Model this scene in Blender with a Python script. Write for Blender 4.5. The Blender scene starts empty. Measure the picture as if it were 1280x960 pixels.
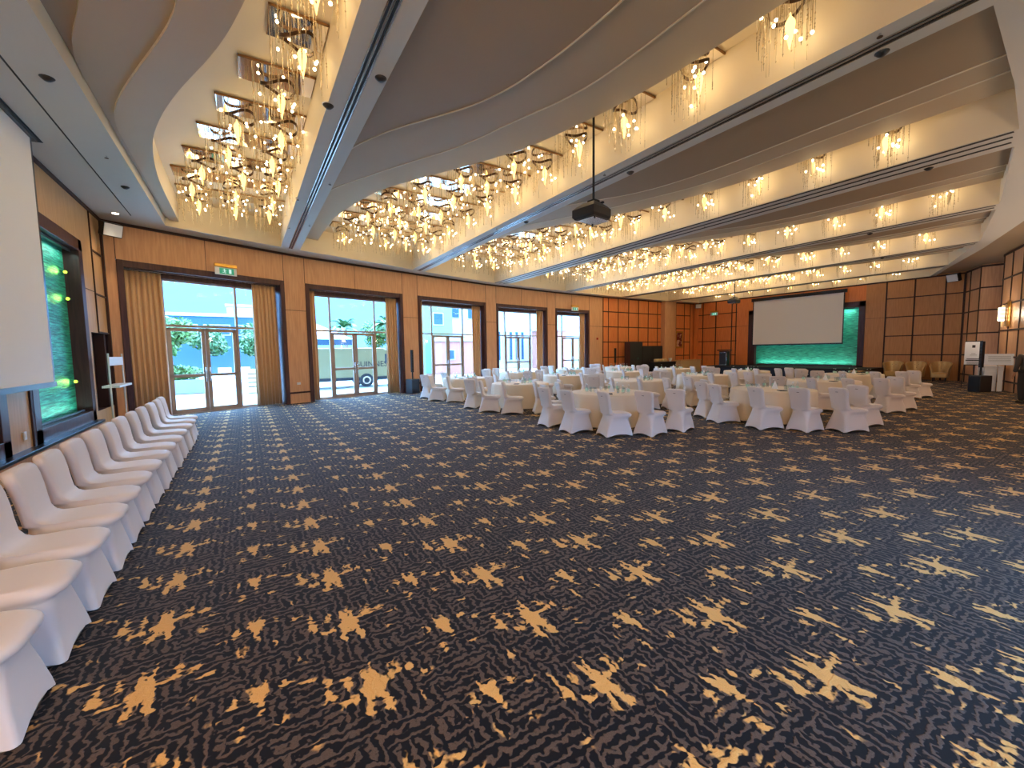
import bpy, math, random
from mathutils import Vector, Matrix
random.seed(7)
C = bpy.context.scene.collection
sc = bpy.context.scene
PI = math.pi

# ------------------------------------------------------------------ materials
def lin(r, g, b):
    f = lambda c: (c/255)/12.92 if c/255 <= 0.04045 else (((c/255)+0.055)/1.055)**2.4
    return (f(r), f(g), f(b), 1)

class NT:
    def __init__(s, m):
        m.use_nodes = True
        s.t = m.node_tree; s.t.nodes.clear()
        s.out = s.n('ShaderNodeOutputMaterial')
    def n(s, typ, **kw):
        x = s.t.nodes.new(typ)
        for k, v in kw.items(): setattr(x, k, v)
        return x
    def l(s, a, b): s.t.links.new(a, b)
    def math(s, op, a, b=None, c=None, clamp=False):
        x = s.n('ShaderNodeMath', operation=op, use_clamp=clamp)
        for i, v in enumerate((a, b, c)):
            if v is None: continue
            if isinstance(v, (int, float)): x.inputs[i].default_value = v
            else: s.l(v, x.inputs[i])
        return x.outputs[0]
    def mix(s, f, a, b):
        x = s.n('ShaderNodeMix', data_type='RGBA')
        for i, v in ((0, f), (6, a), (7, b)):
            if isinstance(v, (int, float)): x.inputs[i].default_value = v
            elif isinstance(v, tuple): x.inputs[i].default_value = v
            else: s.l(v, x.inputs[i])
        return x.outputs[2]
    def smooth(s, v, a, b):
        x = s.n('ShaderNodeMapRange', interpolation_type='SMOOTHSTEP')
        s.l(v, x.inputs[0]); x.inputs[1].default_value = a; x.inputs[2].default_value = b
        return x.outputs[0]
    def bsdf(s, **kw):
        b = s.n('ShaderNodeBsdfPrincipled')
        for k, v in kw.items():
            i = b.inputs[k]
            if hasattr(v, 'is_output'): s.l(v, i)
            else: i.default_value = v
        s.l(b.outputs[0], s.out.inputs[0])
        return b

def plain(name, col, rough=.5, metal=0., spec=.5, noise=0., nscale=8., bump=0., bscale=60., sheen=0.):
    m = bpy.data.materials.new(name); t = NT(m)
    base = col
    tc = t.n('ShaderNodeTexCoord')
    if noise:
        nz = t.n('ShaderNodeTexNoise'); nz.inputs['Scale'].default_value = nscale; nz.inputs['Detail'].default_value = 3
        t.l(tc.outputs['Object'], nz.inputs['Vector'])
        lo = tuple(c*(1-noise) for c in col[:3])+(1,); hi = tuple(min(1, c*(1+noise)) for c in col[:3])+(1,)
        base = t.mix(nz.outputs['Fac'], lo, hi)
    b = t.bsdf(**{'Base Color': base, 'Roughness': rough, 'Metallic': metal, 'Specular IOR Level': spec})
    if sheen: b.inputs['Sheen Weight'].default_value = sheen
    if bump:
        nz = t.n('ShaderNodeTexNoise'); nz.inputs['Scale'].default_value = bscale
        t.l(tc.outputs['Object'], nz.inputs['Vector'])
        bp = t.n('ShaderNodeBump'); bp.inputs['Strength'].default_value = bump; bp.inputs['Distance'].default_value = .01
        t.l(nz.outputs['Fac'], bp.inputs['Height']); t.l(bp.outputs[0], b.inputs['Normal'])
    return m

def emit(name, col, strength, sample=False):
    m = bpy.data.materials.new(name); t = NT(m)
    e = t.n('ShaderNodeEmission'); e.inputs[0].default_value = col; e.inputs[1].default_value = strength
    t.l(e.outputs[0], t.out.inputs[0])
    if not sample: m.cycles.emission_sampling = 'NONE'
    return m

def wood(name, c1, c2, rough=.42):
    m = bpy.data.materials.new(name); t = NT(m)
    g = t.n('ShaderNodeNewGeometry'); mp = t.n('ShaderNodeMapping')
    mp.inputs['Scale'].default_value = (9, 9, .7)
    t.l(g.outputs['Position'], mp.inputs[0])
    nz = t.n('ShaderNodeTexNoise'); nz.inputs['Scale'].default_value = 2.2; nz.inputs['Detail'].default_value = 6; nz.inputs['Distortion'].default_value = .4
    t.l(mp.outputs[0], nz.inputs['Vector'])
    col = t.mix(t.smooth(nz.outputs['Fac'], .3, .7), c1, c2)
    t.bsdf(**{'Base Color': col, 'Roughness': rough, 'Specular IOR Level': .3})
    return m

M = {}
M['wood'] = wood('honey_veneer', lin(208, 154, 112), lin(222, 170, 126))
M['wood_red'] = wood('russet_veneer', lin(224, 130, 70), lin(236, 146, 82))
M['wood_brown'] = wood('brown_veneer', lin(188, 132, 82), lin(202, 146, 94))
M['wood_gold'] = wood('gold_veneer', lin(206, 160, 110), lin(218, 174, 122))
M['dark_wood'] = wood('wenge', lin(66, 42, 44), lin(86, 56, 54), .35)
M['groove'] = plain('groove', lin(58, 30, 20), .6)
M['paint'] = plain('cream_paint', lin(232, 216, 186), .6, noise=.02, nscale=3)
M['beam'] = plain('beam_paint', lin(206, 204, 196), .55, noise=.02, nscale=2)
M['bulk'] = plain('bulkhead_taupe_shaded', lin(164, 142, 114), .6, noise=.03, nscale=2)  # one taupe in three tones: light falloff across the steps painted in
M['bulk2'] = plain('bulkhead_taupe_halflit', lin(188, 166, 136), .6, noise=.03, nscale=2)
M['bulk3'] = plain('bulkhead_taupe_lit', lin(202, 180, 148), .6, noise=.03, nscale=2)
M['black'] = plain('black_gloss', lin(16, 15, 17), .3)
M['blackm'] = plain('black_matt', lin(22, 20, 22), .7)
M['charcoal'] = plain('charcoal_plastic', lin(44, 42, 44), .45)
M['slot'] = plain('slot_dark', lin(18, 16, 16), .6)
M['alu'] = plain('aluminium', lin(205, 205, 205), .25, 1.)
M['frame'] = plain('door_frame_bronze', lin(172, 152, 136), .4, .3)
M['white'] = plain('white_plastic', lin(235, 235, 235), .4)
M['chrome'] = plain('chrome', lin(220, 222, 225), .12, 1.)
M['brass'] = plain('brass', lin(205, 160, 80), .3, .9)
M['bronze'] = plain('dark_bronze', lin(78, 58, 44), .3, .8)
M['rim'] = plain('plate_rim_bronze', lin(150, 112, 72), .35, .7)
M['mirror'] = plain('mirror_plate', lin(232, 226, 220), .06, 1.)
M['cover'] = plain('spandex_cover', lin(226, 214, 204), .62, sheen=.3, bump=.06, bscale=14)
M['cloth'] = plain('cream_table_linen', lin(232, 216, 190), .75, sheen=.2, noise=.02, nscale=4)
M['napkin'] = plain('napkin', lin(240, 242, 244), .8)
M['curtain'] = plain('gold_curtain', lin(222, 178, 128), .55, sheen=.3, noise=.08, nscale=20)
M['screen'] = plain('screen_fabric', lin(244, 242, 238), .85)
M['leather'] = plain('gold_leather', lin(196, 164, 112), .3, .25, noise=.1, nscale=10)
M['sand'] = plain('sand_upholstery', lin(214, 186, 140), .6)
M['strand'] = plain('crystal_strand', lin(190, 170, 136), .2, .25)
M['bulb'] = emit('bulb_glow', (1, .80, .48, 1), 16)
M['tear'] = emit('teardrop_glow', (1, .62, .19, 1), 2.6)
M['cone'] = plain('frosted_cone', lin(214, 196, 160), .35)
M['green_led'] = emit('accent_led', (.62, 1., .08, 1), 2)
M['sconce'] = emit('sconce_glow', (1, .76, .46, 1), 7)
M['down'] = emit('downlight_glow', (1, .86, .66, 1), 10)
M['exit_green'] = emit('exit_panel_green', (.10, .55, .30, 1), .5)
M['exit_white'] = emit('exit_panel_white', (.7, .95, .85, 1), .8)
M['ink'] = plain('printed_ink', lin(60, 58, 62), .7)
M['red'] = plain('red_plastic', lin(190, 40, 30), .4)
M['cap_green'] = plain('green_label', lin(190, 228, 208), .5)
M['jacket'] = plain('charcoal_jacket', lin(58, 52, 50), .8, noise=.1, nscale=30)
M['trousers'] = plain('black_trousers', lin(38, 34, 34), .8)
M['skin'] = plain('skin', lin(190, 138, 108), .5)
M['hair'] = plain('hair', lin(30, 24, 22), .5)

def thin_glass(name, tint=(.93, .98, .98, 1), gl=.08):
    m = bpy.data.materials.new(name); t = NT(m)
    tr = t.n('ShaderNodeBsdfTransparent'); tr.inputs[0].default_value = tint
    g = t.n('ShaderNodeBsdfGlossy'); g.inputs['Roughness'].default_value = .03
    fr = t.n('ShaderNodeFresnel'); fr.inputs[0].default_value = 1.45
    mx = t.n('ShaderNodeMixShader')
    ge = t.n('ShaderNodeNewGeometry')                       # reflect on the outer faces only
    t.l(t.math('MULTIPLY', fr.outputs[0], t.math('SUBTRACT', 1., ge.outputs['Backfacing'])), mx.inputs[0])
    t.l(tr.outputs[0], mx.inputs[1]); t.l(g.outputs[0], mx.inputs[2]); t.l(mx.outputs[0], t.out.inputs[0])
    return m
M['pane'] = thin_glass('window_glass')
M['tumbler'] = thin_glass('clear_tumbler', (.94, .97, .97, 1), .1)

def carpet():
    m = bpy.data.materials.new('patterned_carpet'); t = NT(m)
    g = t.n('ShaderNodeNewGeometry')
    nz = t.n('ShaderNodeTexNoise', noise_dimensions='2D'); nz.inputs['Scale'].default_value = 14; nz.inputs['Detail'].default_value = 2
    t.l(g.outputs['Position'], nz.inputs['Vector'])
    sp = t.n('ShaderNodeSeparateXYZ'); t.l(g.outputs['Position'], sp.inputs[0])
    sn = t.n('ShaderNodeSeparateColor'); t.l(nz.outputs['Color'], sn.inputs[0])
    X = t.math('ADD', sp.outputs[0], t.math('MULTIPLY', t.math('SUBTRACT', sn.outputs[0], .5), .06))
    Y = t.math('ADD', sp.outputs[1], t.math('MULTIPLY', t.math('SUBTRACT', sn.outputs[1], .5), .07))
    PX, PY, OX, OY = 1.032, .648, .483, 4.10
    bumps = [(0, 0, .036, .085, 1.4), (-.025, .10, .016, .08, .9), (.02, .12, .013, .11, .85), (.035, -.09, .015, .08, .75), (-.04, -.08, .015, .06, .7), (.055, .02, .035, .02, .6), (-.055, .0, .035, .02, .6),
             (-.52, .275, .032, .058, 1.3), (-.55, .34, .018, .06, .7), (-.49, .34, .015, .06, .7), (-.51, .18, .022, .09, .62),
             (-.13, -.035, .045, .028, 1.0), (-.21, .045, .038, .04, .95), (-.12, .11, .022, .07, .85), (-.21, .14, .024, .08, .75),
             (.12, .04, .05, .024, .85), (.13, .115, .028, .045, .8), (.21, .05, .032, .03, .75), (-.06, -.15, .03, .04, .8), (.04, -.16, .026, .04, .75),
             (-.63, .28, .024, .045, .9), (-.40, .30, .036, .026, .9), (-.30, .235, .045, .022, .85), (-.60, .07, .026, .07, .7),
             (-.42, .04, .04, .035, .65), (.27, -.04, .05, .03, .6), (.33, .21, .05, .03, .5), (-.3, -.2, .04, .05, .55), (.22, -.2, .03, .05, .55)]
    hot = None
    for ox, oy, sx, sy, a in bumps:
        ux = t.math('DIVIDE', t.math('WRAP', t.math('SUBTRACT', X, OX+ox), PX/2, -PX/2), sx)
        uy = t.math('DIVIDE', t.math('WRAP', t.math('SUBTRACT', Y, OY+oy), PY/2, -PY/2), sy)
        d = t.math('ADD', t.math('MULTIPLY', ux, ux), t.math('MULTIPLY', uy, uy))
        v = t.math('MULTIPLY', t.math('POWER', 2.718, t.math('MULTIPLY', d, -.8)), a*(1.15 if a < 1.2 else .97))
        hot = v if hot is None else t.math('ADD', hot, v)
    # interlocking short worms: stripes whose direction flips from cell to cell
    vo = t.n('ShaderNodeTexVoronoi', voronoi_dimensions='2D', distance='CHEBYCHEV'); vo.inputs['Scale'].default_value = 9
    t.l(g.outputs['Position'], vo.inputs['Vector'])
    vs = t.n('ShaderNodeSeparateColor'); t.l(vo.outputs['Color'], vs.inputs[0])
    sel = t.math('GREATER_THAN', vs.outputs[0], .5)
    n2 = t.n('ShaderNodeTexNoise', noise_dimensions='2D'); n2.inputs['Scale'].default_value = 26; n2.inputs['Detail'].default_value = 1
    t.l(g.outputs['Position'], n2.inputs['Vector'])
    jit = t.math('MULTIPLY', t.math('SUBTRACT', n2.outputs['Fac'], .5), 6.)
    K = 2*PI/.052
    sa = t.math('SINE', t.math('ADD', t.math('MULTIPLY', X, K), jit))
    sb = t.math('SINE', t.math('ADD', t.math('MULTIPLY', Y, K), jit))
    pat = t.math('ADD', t.math('MULTIPLY', sa, t.math('SUBTRACT', 1., sel)), t.math('MULTIPLY', sb, sel))
    ridge = t.smooth(pat, -.1, .75)
    n3 = t.n('ShaderNodeTexNoise', noise_dimensions='2D'); n3.inputs['Scale'].default_value = 1.6; n3.inputs['Detail'].default_value = 3
    t.l(g.outputs['Position'], n3.inputs['Vector'])
    n4 = t.n('ShaderNodeTexNoise', noise_dimensions='2D'); n4.inputs['Scale'].default_value = 190; n4.inputs['Detail'].default_value = 2
    t.l(g.outputs['Position'], n4.inputs['Vector'])
    brown = t.mix(n4.outputs['Fac'], lin(60, 51, 47), lin(108, 92, 82))
    dark = t.mix(ridge, lin(11, 11, 17), brown)
    val = t.math('ADD', hot, t.math('MULTIPLY', pat, .24))
    val = t.math('ADD', val, t.math('MULTIPLY', t.math('SUBTRACT', n3.outputs['Fac'], .5), .4))
    gold = t.smooth(val, .5, .82)
    gc = t.mix(n4.outputs['Fac'], lin(206, 156, 88), lin(236, 190, 118))
    col = t.mix(gold, dark, gc)
    b = t.bsdf(**{'Base Color': col, 'Roughness': .85, 'Specular IOR Level': .13})
    b.inputs['Sheen Weight'].default_value = .07
    bp = t.n('ShaderNodeBump'); bp.inputs['Strength'].default_value = .35; bp.inputs['Distance'].default_value = .008
    t.l(ridge, bp.inputs['Height']); t.l(bp.outputs[0], b.inputs['Normal'])
    return m
M['carpet'] = carpet()

def teal_stone():
    m = bpy.data.materials.new('teal_split_stone'); t = NT(m)
    g = t.n('ShaderNodeNewGeometry'); mp = t.n('ShaderNodeMapping'); mp.inputs['Scale'].default_value = (1.1, 1.1, 15)
    t.l(g.outputs['Position'], mp.inputs[0])
    nz = t.n('ShaderNodeTexNoise'); nz.inputs['Scale'].default_value = 2.4; nz.inputs['Detail'].default_value = 5; nz.inputs['Roughness'].default_value = .6
    t.l(mp.outputs[0], nz.inputs['Vector'])
    col = t.mix(t.smooth(nz.outputs['Fac'], .32, .7), lin(6, 132, 112), lin(84, 236, 206))
    b = t.bsdf(**{'Base Color': col, 'Roughness': .4})
    bp = t.n('ShaderNodeBump'); bp.inputs['Strength'].default_value = .9; bp.inputs['Distance'].default_value = .03
    t.l(nz.outputs['Fac'], bp.inputs['Height']); t.l(bp.outputs[0], b.inputs['Normal'])
    return m
M['teal'] = teal_stone()

# ------------------------------------------------------------------ mesh helper
class MB:
    def __init__(s): s.v = []; s.f = []
    def add(s, vs, fs):
        o = len(s.v); s.v += [tuple(v) for v in vs]; s.f += [tuple(i+o for i in f) for f in fs]; return s
    def box(s, c, d, rz=0., rx=0.):
        x, y, z = (k/2 for k in d); Mx = Matrix.Rotation(rz, 3, 'Z') @ Matrix.Rotation(rx, 3, 'X')
        vs = [Vector(c)+Mx @ Vector((sx*x, sy*y, sz*z)) for sz in (-1, 1) for sx, sy in ((-1, -1), (1, -1), (1, 1), (-1, 1))]
        return s.add(vs, [(3, 2, 1, 0), (4, 5, 6, 7), (0, 1, 5, 4), (1, 2, 6, 5), (2, 3, 7, 6), (3, 0, 4, 7)])
    def seg(s, a, b, w, z0, z1, off=0.):   # upright bar along plan segment a-b
        a = Vector(a[:2]); b = Vector(b[:2]); d = (b-a); L = d.length; n = Vector((-d.y, d.x))/L
        m = (a+b)/2+n*off
        return s.box((m.x, m.y, (z0+z1)/2), (L, w, z1-z0), math.atan2(d.y, d.x))
    def quad(s, *p): return s.add(p, [tuple(range(len(p)))])
    def loft(s, rings, cap0=True, cap1=True, closed=True):
        n = len(rings[0]); o = len(s.v)
        vs = [p for r in rings for p in r]; fs = []
        for i in range(len(rings)-1):
            for j in range(n if closed else n-1):
                k = (j+1) % n
                fs.append((i*n+j, i*n+k, (i+1)*n+k, (i+1)*n+j))
        if cap0: fs.append(tuple(range(n-1, -1, -1)))
        if cap1: fs.append(tuple((len(rings)-1)*n+j for j in range(n)))
        return s.add(vs, fs)
    def tube(s, pts, r, n=8):
        pts = [Vector(p) for p in pts]; rings = []
        for i, p in enumerate(pts):
            d = (pts[min(i+1, len(pts)-1)]-pts[max(i-1, 0)]).normalized()
            a = d.orthogonal().normalized() if i == 0 else (a-d*a.dot(d)).normalized()
            b = d.cross(a); rr = r[i] if isinstance(r, (list, tuple)) else r
            rings.append([p+(a*math.cos(2*PI*k/n)+b*math.sin(2*PI*k/n))*rr for k in range(n)])
        return s.loft(rings)
    def lathe(s, prof, n=16, c=(0, 0, 0), cap0=True, cap1=True):
        return s.loft([[(c[0]+r*math.cos(2*PI*k/n), c[1]+r*math.sin(2*PI*k/n), c[2]+z) for k in range(n)] for r, z in prof], cap0, cap1)
    def prism(s, poly, z0, z1):
        return s.loft([[(p[0], p[1], z0) for p in poly], [(p[0], p[1], z1) for p in poly]])
    def sphere(s, c, r, n=8, m=5):
        return s.lathe([(max(1e-4, r*math.sin(PI*i/m)), -r*math.cos(PI*i/m)) for i in range(m+1)], n, c, False, False)
    def build(s, name, mat, parent=None, smooth=False, loc=None, rz=0., bevel=0.):
        me = bpy.data.meshes.new(name); me.from_pydata(s.v, [], s.f); me.validate(); me.update()
        if smooth:
            me.polygons.foreach_set('use_smooth', [True]*len(me.polygons))
            me.set_sharp_from_angle(angle=math.radians(smooth if smooth is not True else 50))
        me.materials.append(M[mat] if isinstance(mat, str) else mat)
        o = bpy.data.objects.new(name, me); C.objects.link(o)
        if parent is not None: o.parent = parent
        if loc is not None: o.location = loc
        if rz: o.rotation_euler.z = rz
        if bevel:
            b = o.modifiers.new('bevel', 'BEVEL'); b.width = bevel; b.segments = 2; b.limit_method = 'ANGLE'
        return o

def tag(o, label=None, cat=None, group=None, kind=None):
    if label: o['label'] = label
    if cat: o['category'] = cat
    if group: o['group'] = group
    if kind: o['kind'] = kind
    return o
def thing(name, label, cat, loc=(0, 0, 0), rz=0., group=None):
    o = bpy.data.objects.new(name, None); C.objects.link(o); o.empty_display_size = .2
    o.location = loc; o.rotation_euler.z = rz
    return tag(o, label, cat, group)
def struct(o, label=None):
    o['kind'] = 'structure'
    if label: o['label'] = label
    return o
def dup(root, loc, rz=0., label=None, group=None):
    def cp(o, p):
        c = o.copy(); C.objects.link(c)
        if p is not None: c.parent = p
        for ch in list(o.children): cp(ch, c)
        return c
    r = cp(root, None); r.location = loc; r.rotation_euler.z = rz
    if label: r['label'] = label
    if group: r['group'] = group
    return r
def interp(tab, x):
    if x <= tab[0][0]: return tab[0][1]
    for (a, b), (c, d) in zip(tab, tab[1:]):
        if x <= c: return b+(d-b)*(x-a)/(c-a)
    return tab[-1][1]
ORD = ['first', 'second', 'third', 'fourth', 'fifth', 'sixth', 'seventh', 'eighth', 'ninth', 'tenth', 'eleventh', 'twelfth', 'thirteenth', 'fourteenth']

# ------------------------------------------------------------------ room shell
ZC = 5.354          # underside of beams and soffits
ZT = 6.55           # walls run up past the ceiling void
ZR = 6.17           # recessed coffer ceiling
XL, XS = -3.02, 30.1
WIN = [((-2.78, 15.16), (1.27, 16.86)), ((1.97, 17.12), (5.96, 18.2)), ((6.72, 18.4), (10.82, 19.4)), ((11.52, 19.5), (15.37, 20.0)), ((16.03, 20.05), (19.0, 20.25))]
WALL = [(XL, 15.05)]+[p for w in WIN for p in w]+[(20.3, 20.35), (26.4, 20.4), (30.1, 20.1)]
NEAR = [(30.1, 5.37), (28.44, 4.6), (28.6, 3.75), (25.9, 3.6), (22, 2.2), (16, .55), (8, -1.2), (0, -2.1), (XL, -2.2)]

# floor
fl = MB().quad(*[(x, y, 0) for x, y in [(XL-.3, -2.6), (8, -1.6), (22, 1.8), (30.4, 5), (30.4, 20.6), (19, 20.55), (15.4, 20.3), (10.9, 19.75), (6.0, 18.6), (1.3, 17.3), (XL-.3, 15.5)]])
struct(fl.build('floor', 'carpet'), 'dark carpet with scattered gold star motifs across the hall')

# window wall: piers and lintels, honey veneer to the fifth bay then russet panels
DOORH = 4.38
w = MB()
for i in range(0, 11, 1):
    a, b = WALL[i], WALL[i+1]
    is_win = (a, b) in WIN
    if is_win:
        w.quad((a[0], a[1], DOORH), (b[0], b[1], DOORH), (b[0], b[1], ZT), (a[0], a[1], ZT))
    else:
        w.quad((a[0], a[1], 0), (b[0], b[1], 0), (b[0], b[1], ZT), (a[0], a[1], ZT))
struct(w.build('wall_window', 'wood'), 'honey veneer wall around the five tall glazed doors')
w = MB()
for a, b in zip(WALL[11:], WALL[12:]):
    w.quad((a[0], a[1], 0), (b[0], b[1], 0), (b[0], b[1], ZT), (a[0], a[1], ZT))
struct(w.build('wall_window_panelled', 'wood_red'), 'russet panelled stretch of the window wall')
# round-edged pilaster between the russet panels and end pilasters
pl = MB().prism([(26.4, 20.4), (26.42, 20.05), (26.6, 19.95), (27.5, 19.93), (27.68, 20.02), (27.72, 20.35)], 0, ZC)
struct(pl.build('trim_pilaster', 'wood', smooth=40))
tr = MB()
for i in range(len(WALL)-1):
    tr.seg(WALL[i], WALL[i+1], .05, ZC-.07, ZC+.02, -.02)
for i in range(len(WIN)):                                   # veneer joints beside and above the doors
    (a, b) = (Vector(WIN[i][0]), Vector(WIN[i][1])); d = (b-a).normalized(); n = Vector((-d.y, d.x))
    for s in (0, (b-a).length):
        p = a+d*s; tr.seg(p-d*.008, p+d*.008, .012, DOORH, ZC-.07)
    p = a+d*(b-a).length*.47
    tr.seg(p-d*.006, p+d*.006, .012, DOORH, ZC-.07)
for i in (0, 2, 4, 6, 8, 10):
    a, b = WALL[i], WALL[i+1]
    if i == 0: continue
    tr.seg(a, b, .014, 3.36, 3.375); tr.seg(a, b, .05, .36, .42)
ROWS = (4.38, 3.365, 2.335, 1.305)
for z in ROWS:
    tr.seg((20.3, 20.35), (26.4, 20.4), .03, z-.03, z+.03); tr.seg((27.7, 20.28), (29.6, 20.14), .03, z-.03, z+.03)
def onw(x): return interp([(20.3, 20.35), (26.4, 20.4), (30.1, 20.1)], x)
for x in (20.35, 20.85, 21.8, 22.85, 23.9, 24.95, 26.0, 27.75, 28.0, 28.95, 29.6):
    tr.box((x, onw(x), ZC/2), (.05, .04, ZC))
struct(tr.build('trim_window_wall', 'groove'))

# left wall with framed teal stone, plinth and niche
w = MB()
def lw(y0, y1, z0, z1): w.quad((XL, y0, z0), (XL, y1, z0), (XL, y1, z1), (XL, y0, z1))
lw(-2.2, 6.7, 0, ZT); lw(6.7, 9.12, 4.4, ZT); lw(6.7, 9.12, 0, .3); lw(9.12, 10.0, 0, ZT)
lw(10.0, 13.3, 4.4, ZT); lw(10.0, 13.3, 0, .3); lw(13.3, 13.56, 0, ZT); lw(13.56, 15.05, 2.37, ZT); lw(13.56, 15.05, 0, .5)
struct(w.build('wall_left', 'wood_gold'), 'pale gold veneer wall behind the row of chairs')
w = MB()
for y0, y1 in ((6.7, 9.12), (10.0, 13.3)):                  # dark frames, 0.28 m deep
    w.box((XL-.12, y0+.13, 2.35), (.30, .26, 4.1)); w.box((XL-.12, y1-.12, 2.35), (.30, .24, 4.1))
    w.box((XL-.12, (y0+y1)/2, 4.27), (.30, y1-y0, .26)); w.box((XL-.12, (y0+y1)/2, .43), (.30, y1-y0, .27))
struct(w.build('trim_left_frames', 'dark_wood', bevel=.008))
w = MB()
for y0, y1 in ((6.7, 9.12), (10.0, 13.3)): w.box((XL-.27, (y0+y1)/2, 2.35), (.08, y1-y0, 4.0))
struct(w.build('wall_left_teal', 'teal'), 'rough teal stone lining inside the dark frame on the left wall')
w = MB().quad((XL-.3, 13.56, .5), (XL-.3, 15.05, .5), (XL-.3, 15.05, 2.37), (XL-.3, 13.56, 2.37))
w.quad((XL-.3, 13.56, .5), (XL, 13.56, .5), (XL, 13.56, 2.37), (XL-.3, 13.56, 2.37)); w.quad((XL-.3, 15.05, .5), (XL, 15.05, .5), (XL, 15.05, 2.37), (XL-.3, 15.05, 2.37))
w.quad((XL-.3, 13.56, 2.37), (XL, 13.56, 2.37), (XL, 15.05, 2.37), (XL-.3, 15.05, 2.37)); w.quad((XL-.3, 13.56, .5), (XL, 13.56, .5), (XL, 15.05, .5), (XL-.3, 15.05, .5))
struct(w.build('wall_left_niche', 'dark_wood'))
tr = MB().box((XL+.01, 14.12, 3.9), (.03, .03, 3.0)).box((XL+.02, 15.02, 2.7), (.06, .08, 5.4)).box((XL-.1, 14.62, 1.43), (.2, .14, 1.86))
for z in (4.38, 3.33, 2.39): tr.box((XL+.01, 14.58, z), (.03, .92, .04))
tr.box((XL+.01, 13.7, 3.365), (.01, .85, .01)).box((XL+.02, 6.4, ZC-.03), (.05, 17.2, .07))
tr.box((XL+.01, 9.97, 2.35), (.03, .1, 4.1))
struct(tr.build('trim_left_wall', 'groove'))
w = MB().box((XL+.06, 5.6, .135), (.12, 15.4, .27))
struct(w.build('baseboard_left', 'wood'))
w = MB().box((XL+.08, 5.6, .30), (.17, 15.4, .06))
struct(w.build('trim_left_ledge', 'black', bevel=.01))

# screen wall
w = MB()
def sw(y0, y1, z0, z1): w.quad((XS, y0, z0), (XS, y1, z0), (XS, y1, z1), (XS, y0, z1))
sw(9.28, 15.85, 4.4, ZT); sw(9.28, 15.85, 0, .6); sw(15.85, 20.1, 0, ZT)
struct(w.build('wall_screen', 'wood_red'), 'russet panelled end wall behind the stage')
w = MB()
w.box((XS+.1, 9.43, 2.5), (.28, .30, 3.82)); w.box((XS+.1, 15.62, 2.5), (.28, .46, 3.82)); w.box((XS+.1, 12.56, 4.24), (.28, 6.57, .32)); w.box((XS+.1, 12.56, .62), (.28, 6.57, .08))
struct(w.build('trim_screen_frame', 'dark_wood', bevel=.008))
struct(MB().box((XS+.26, 12.5, 2.4), (.08, 6.2, 3.7)).build('wall_screen_teal', 'teal'), 'rough teal stone lining below and beside the stage screen')
tr = MB().box((XS-.01, 12.7, ZC-.03), (.05, 14.8, .07)).box((XS-.02, 5.4, ZC/2), (.06, .07, ZC))
for z in ROWS:
    tr.box((XS-.01, 18.4, z), (.03, 3.4, .05)); tr.box((XS-.01, 6.85, z), (.03, 3.0, .05))
for y in (20.02, 19.35, 18.3, 17.07, 16.75, 8.38, 7.22, 6.06): tr.box((XS-.01, y, ZC/2), (.03, .06, ZC))
tr.box((XS-.003, 16.3, 3.365), (.01, .9, .012)).box((XS-.003, 8.85, 3.365), (.01, .85, .012))
struct(tr.build('trim_screen_wall', 'groove'))
w = MB().box((XS-.02, 19.85, ZC/2), (.35, .28, ZC))
struct(w.build('trim_corner_column', 'wood_red'))

struct(MB().quad((XS, 5.37, 0), (XS, 9.28, 0), (XS, 9.28, ZT), (XS, 5.37, ZT)).build('wall_screen_end', 'wood_brown'), 'brown panelled wall right of the stage')
# near wall with its angled recess and sconce bay
w = MB()
NW0, NW1, NWH = (7.4, -1.2675), (1.0, -1.9875), 3.7      # unseen glazing added behind the viewer to daylight the chair backs
for a, b in zip(NEAR, NEAR[1:]):
    if a == (8, -1.2):
        for p, q, z0, z1 in ((a, NW0, 0, ZT), (NW0, NW1, NWH, ZT), (NW1, b, 0, ZT)): w.quad((p[0], p[1], z0), (q[0], q[1], z0), (q[0], q[1], z1), (p[0], p[1], z1))
    else: w.quad((a[0], a[1], 0), (b[0], b[1], 0), (b[0], b[1], ZT), (a[0], a[1], ZT))
struct(w.build('wall_right', 'wood'), 'honey panelled wall beyond the stage end and behind the viewer')
tr = MB()
for a, b in zip(NEAR[:5], NEAR[1:5]):
    for z in ROWS+(.36,): tr.seg(a, b, .05, z-.03, z+.03)
    tr.seg(a, b, .06, ZC-.05, ZC+.03)
for (a, b), ts in ((NEAR[0:2], (.0, .33, .97)), (NEAR[3:5], (.02, .27, .55, .8))):
    a = Vector(a); b = Vector(b); d = (b-a).normalized()
    for t_ in ts:
        p = a.lerp(b, t_); tr.seg(p-d*.03, p+d*.03, .05, 0, ZC)
struct(tr.build('trim_right_wall', 'groove'))

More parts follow.
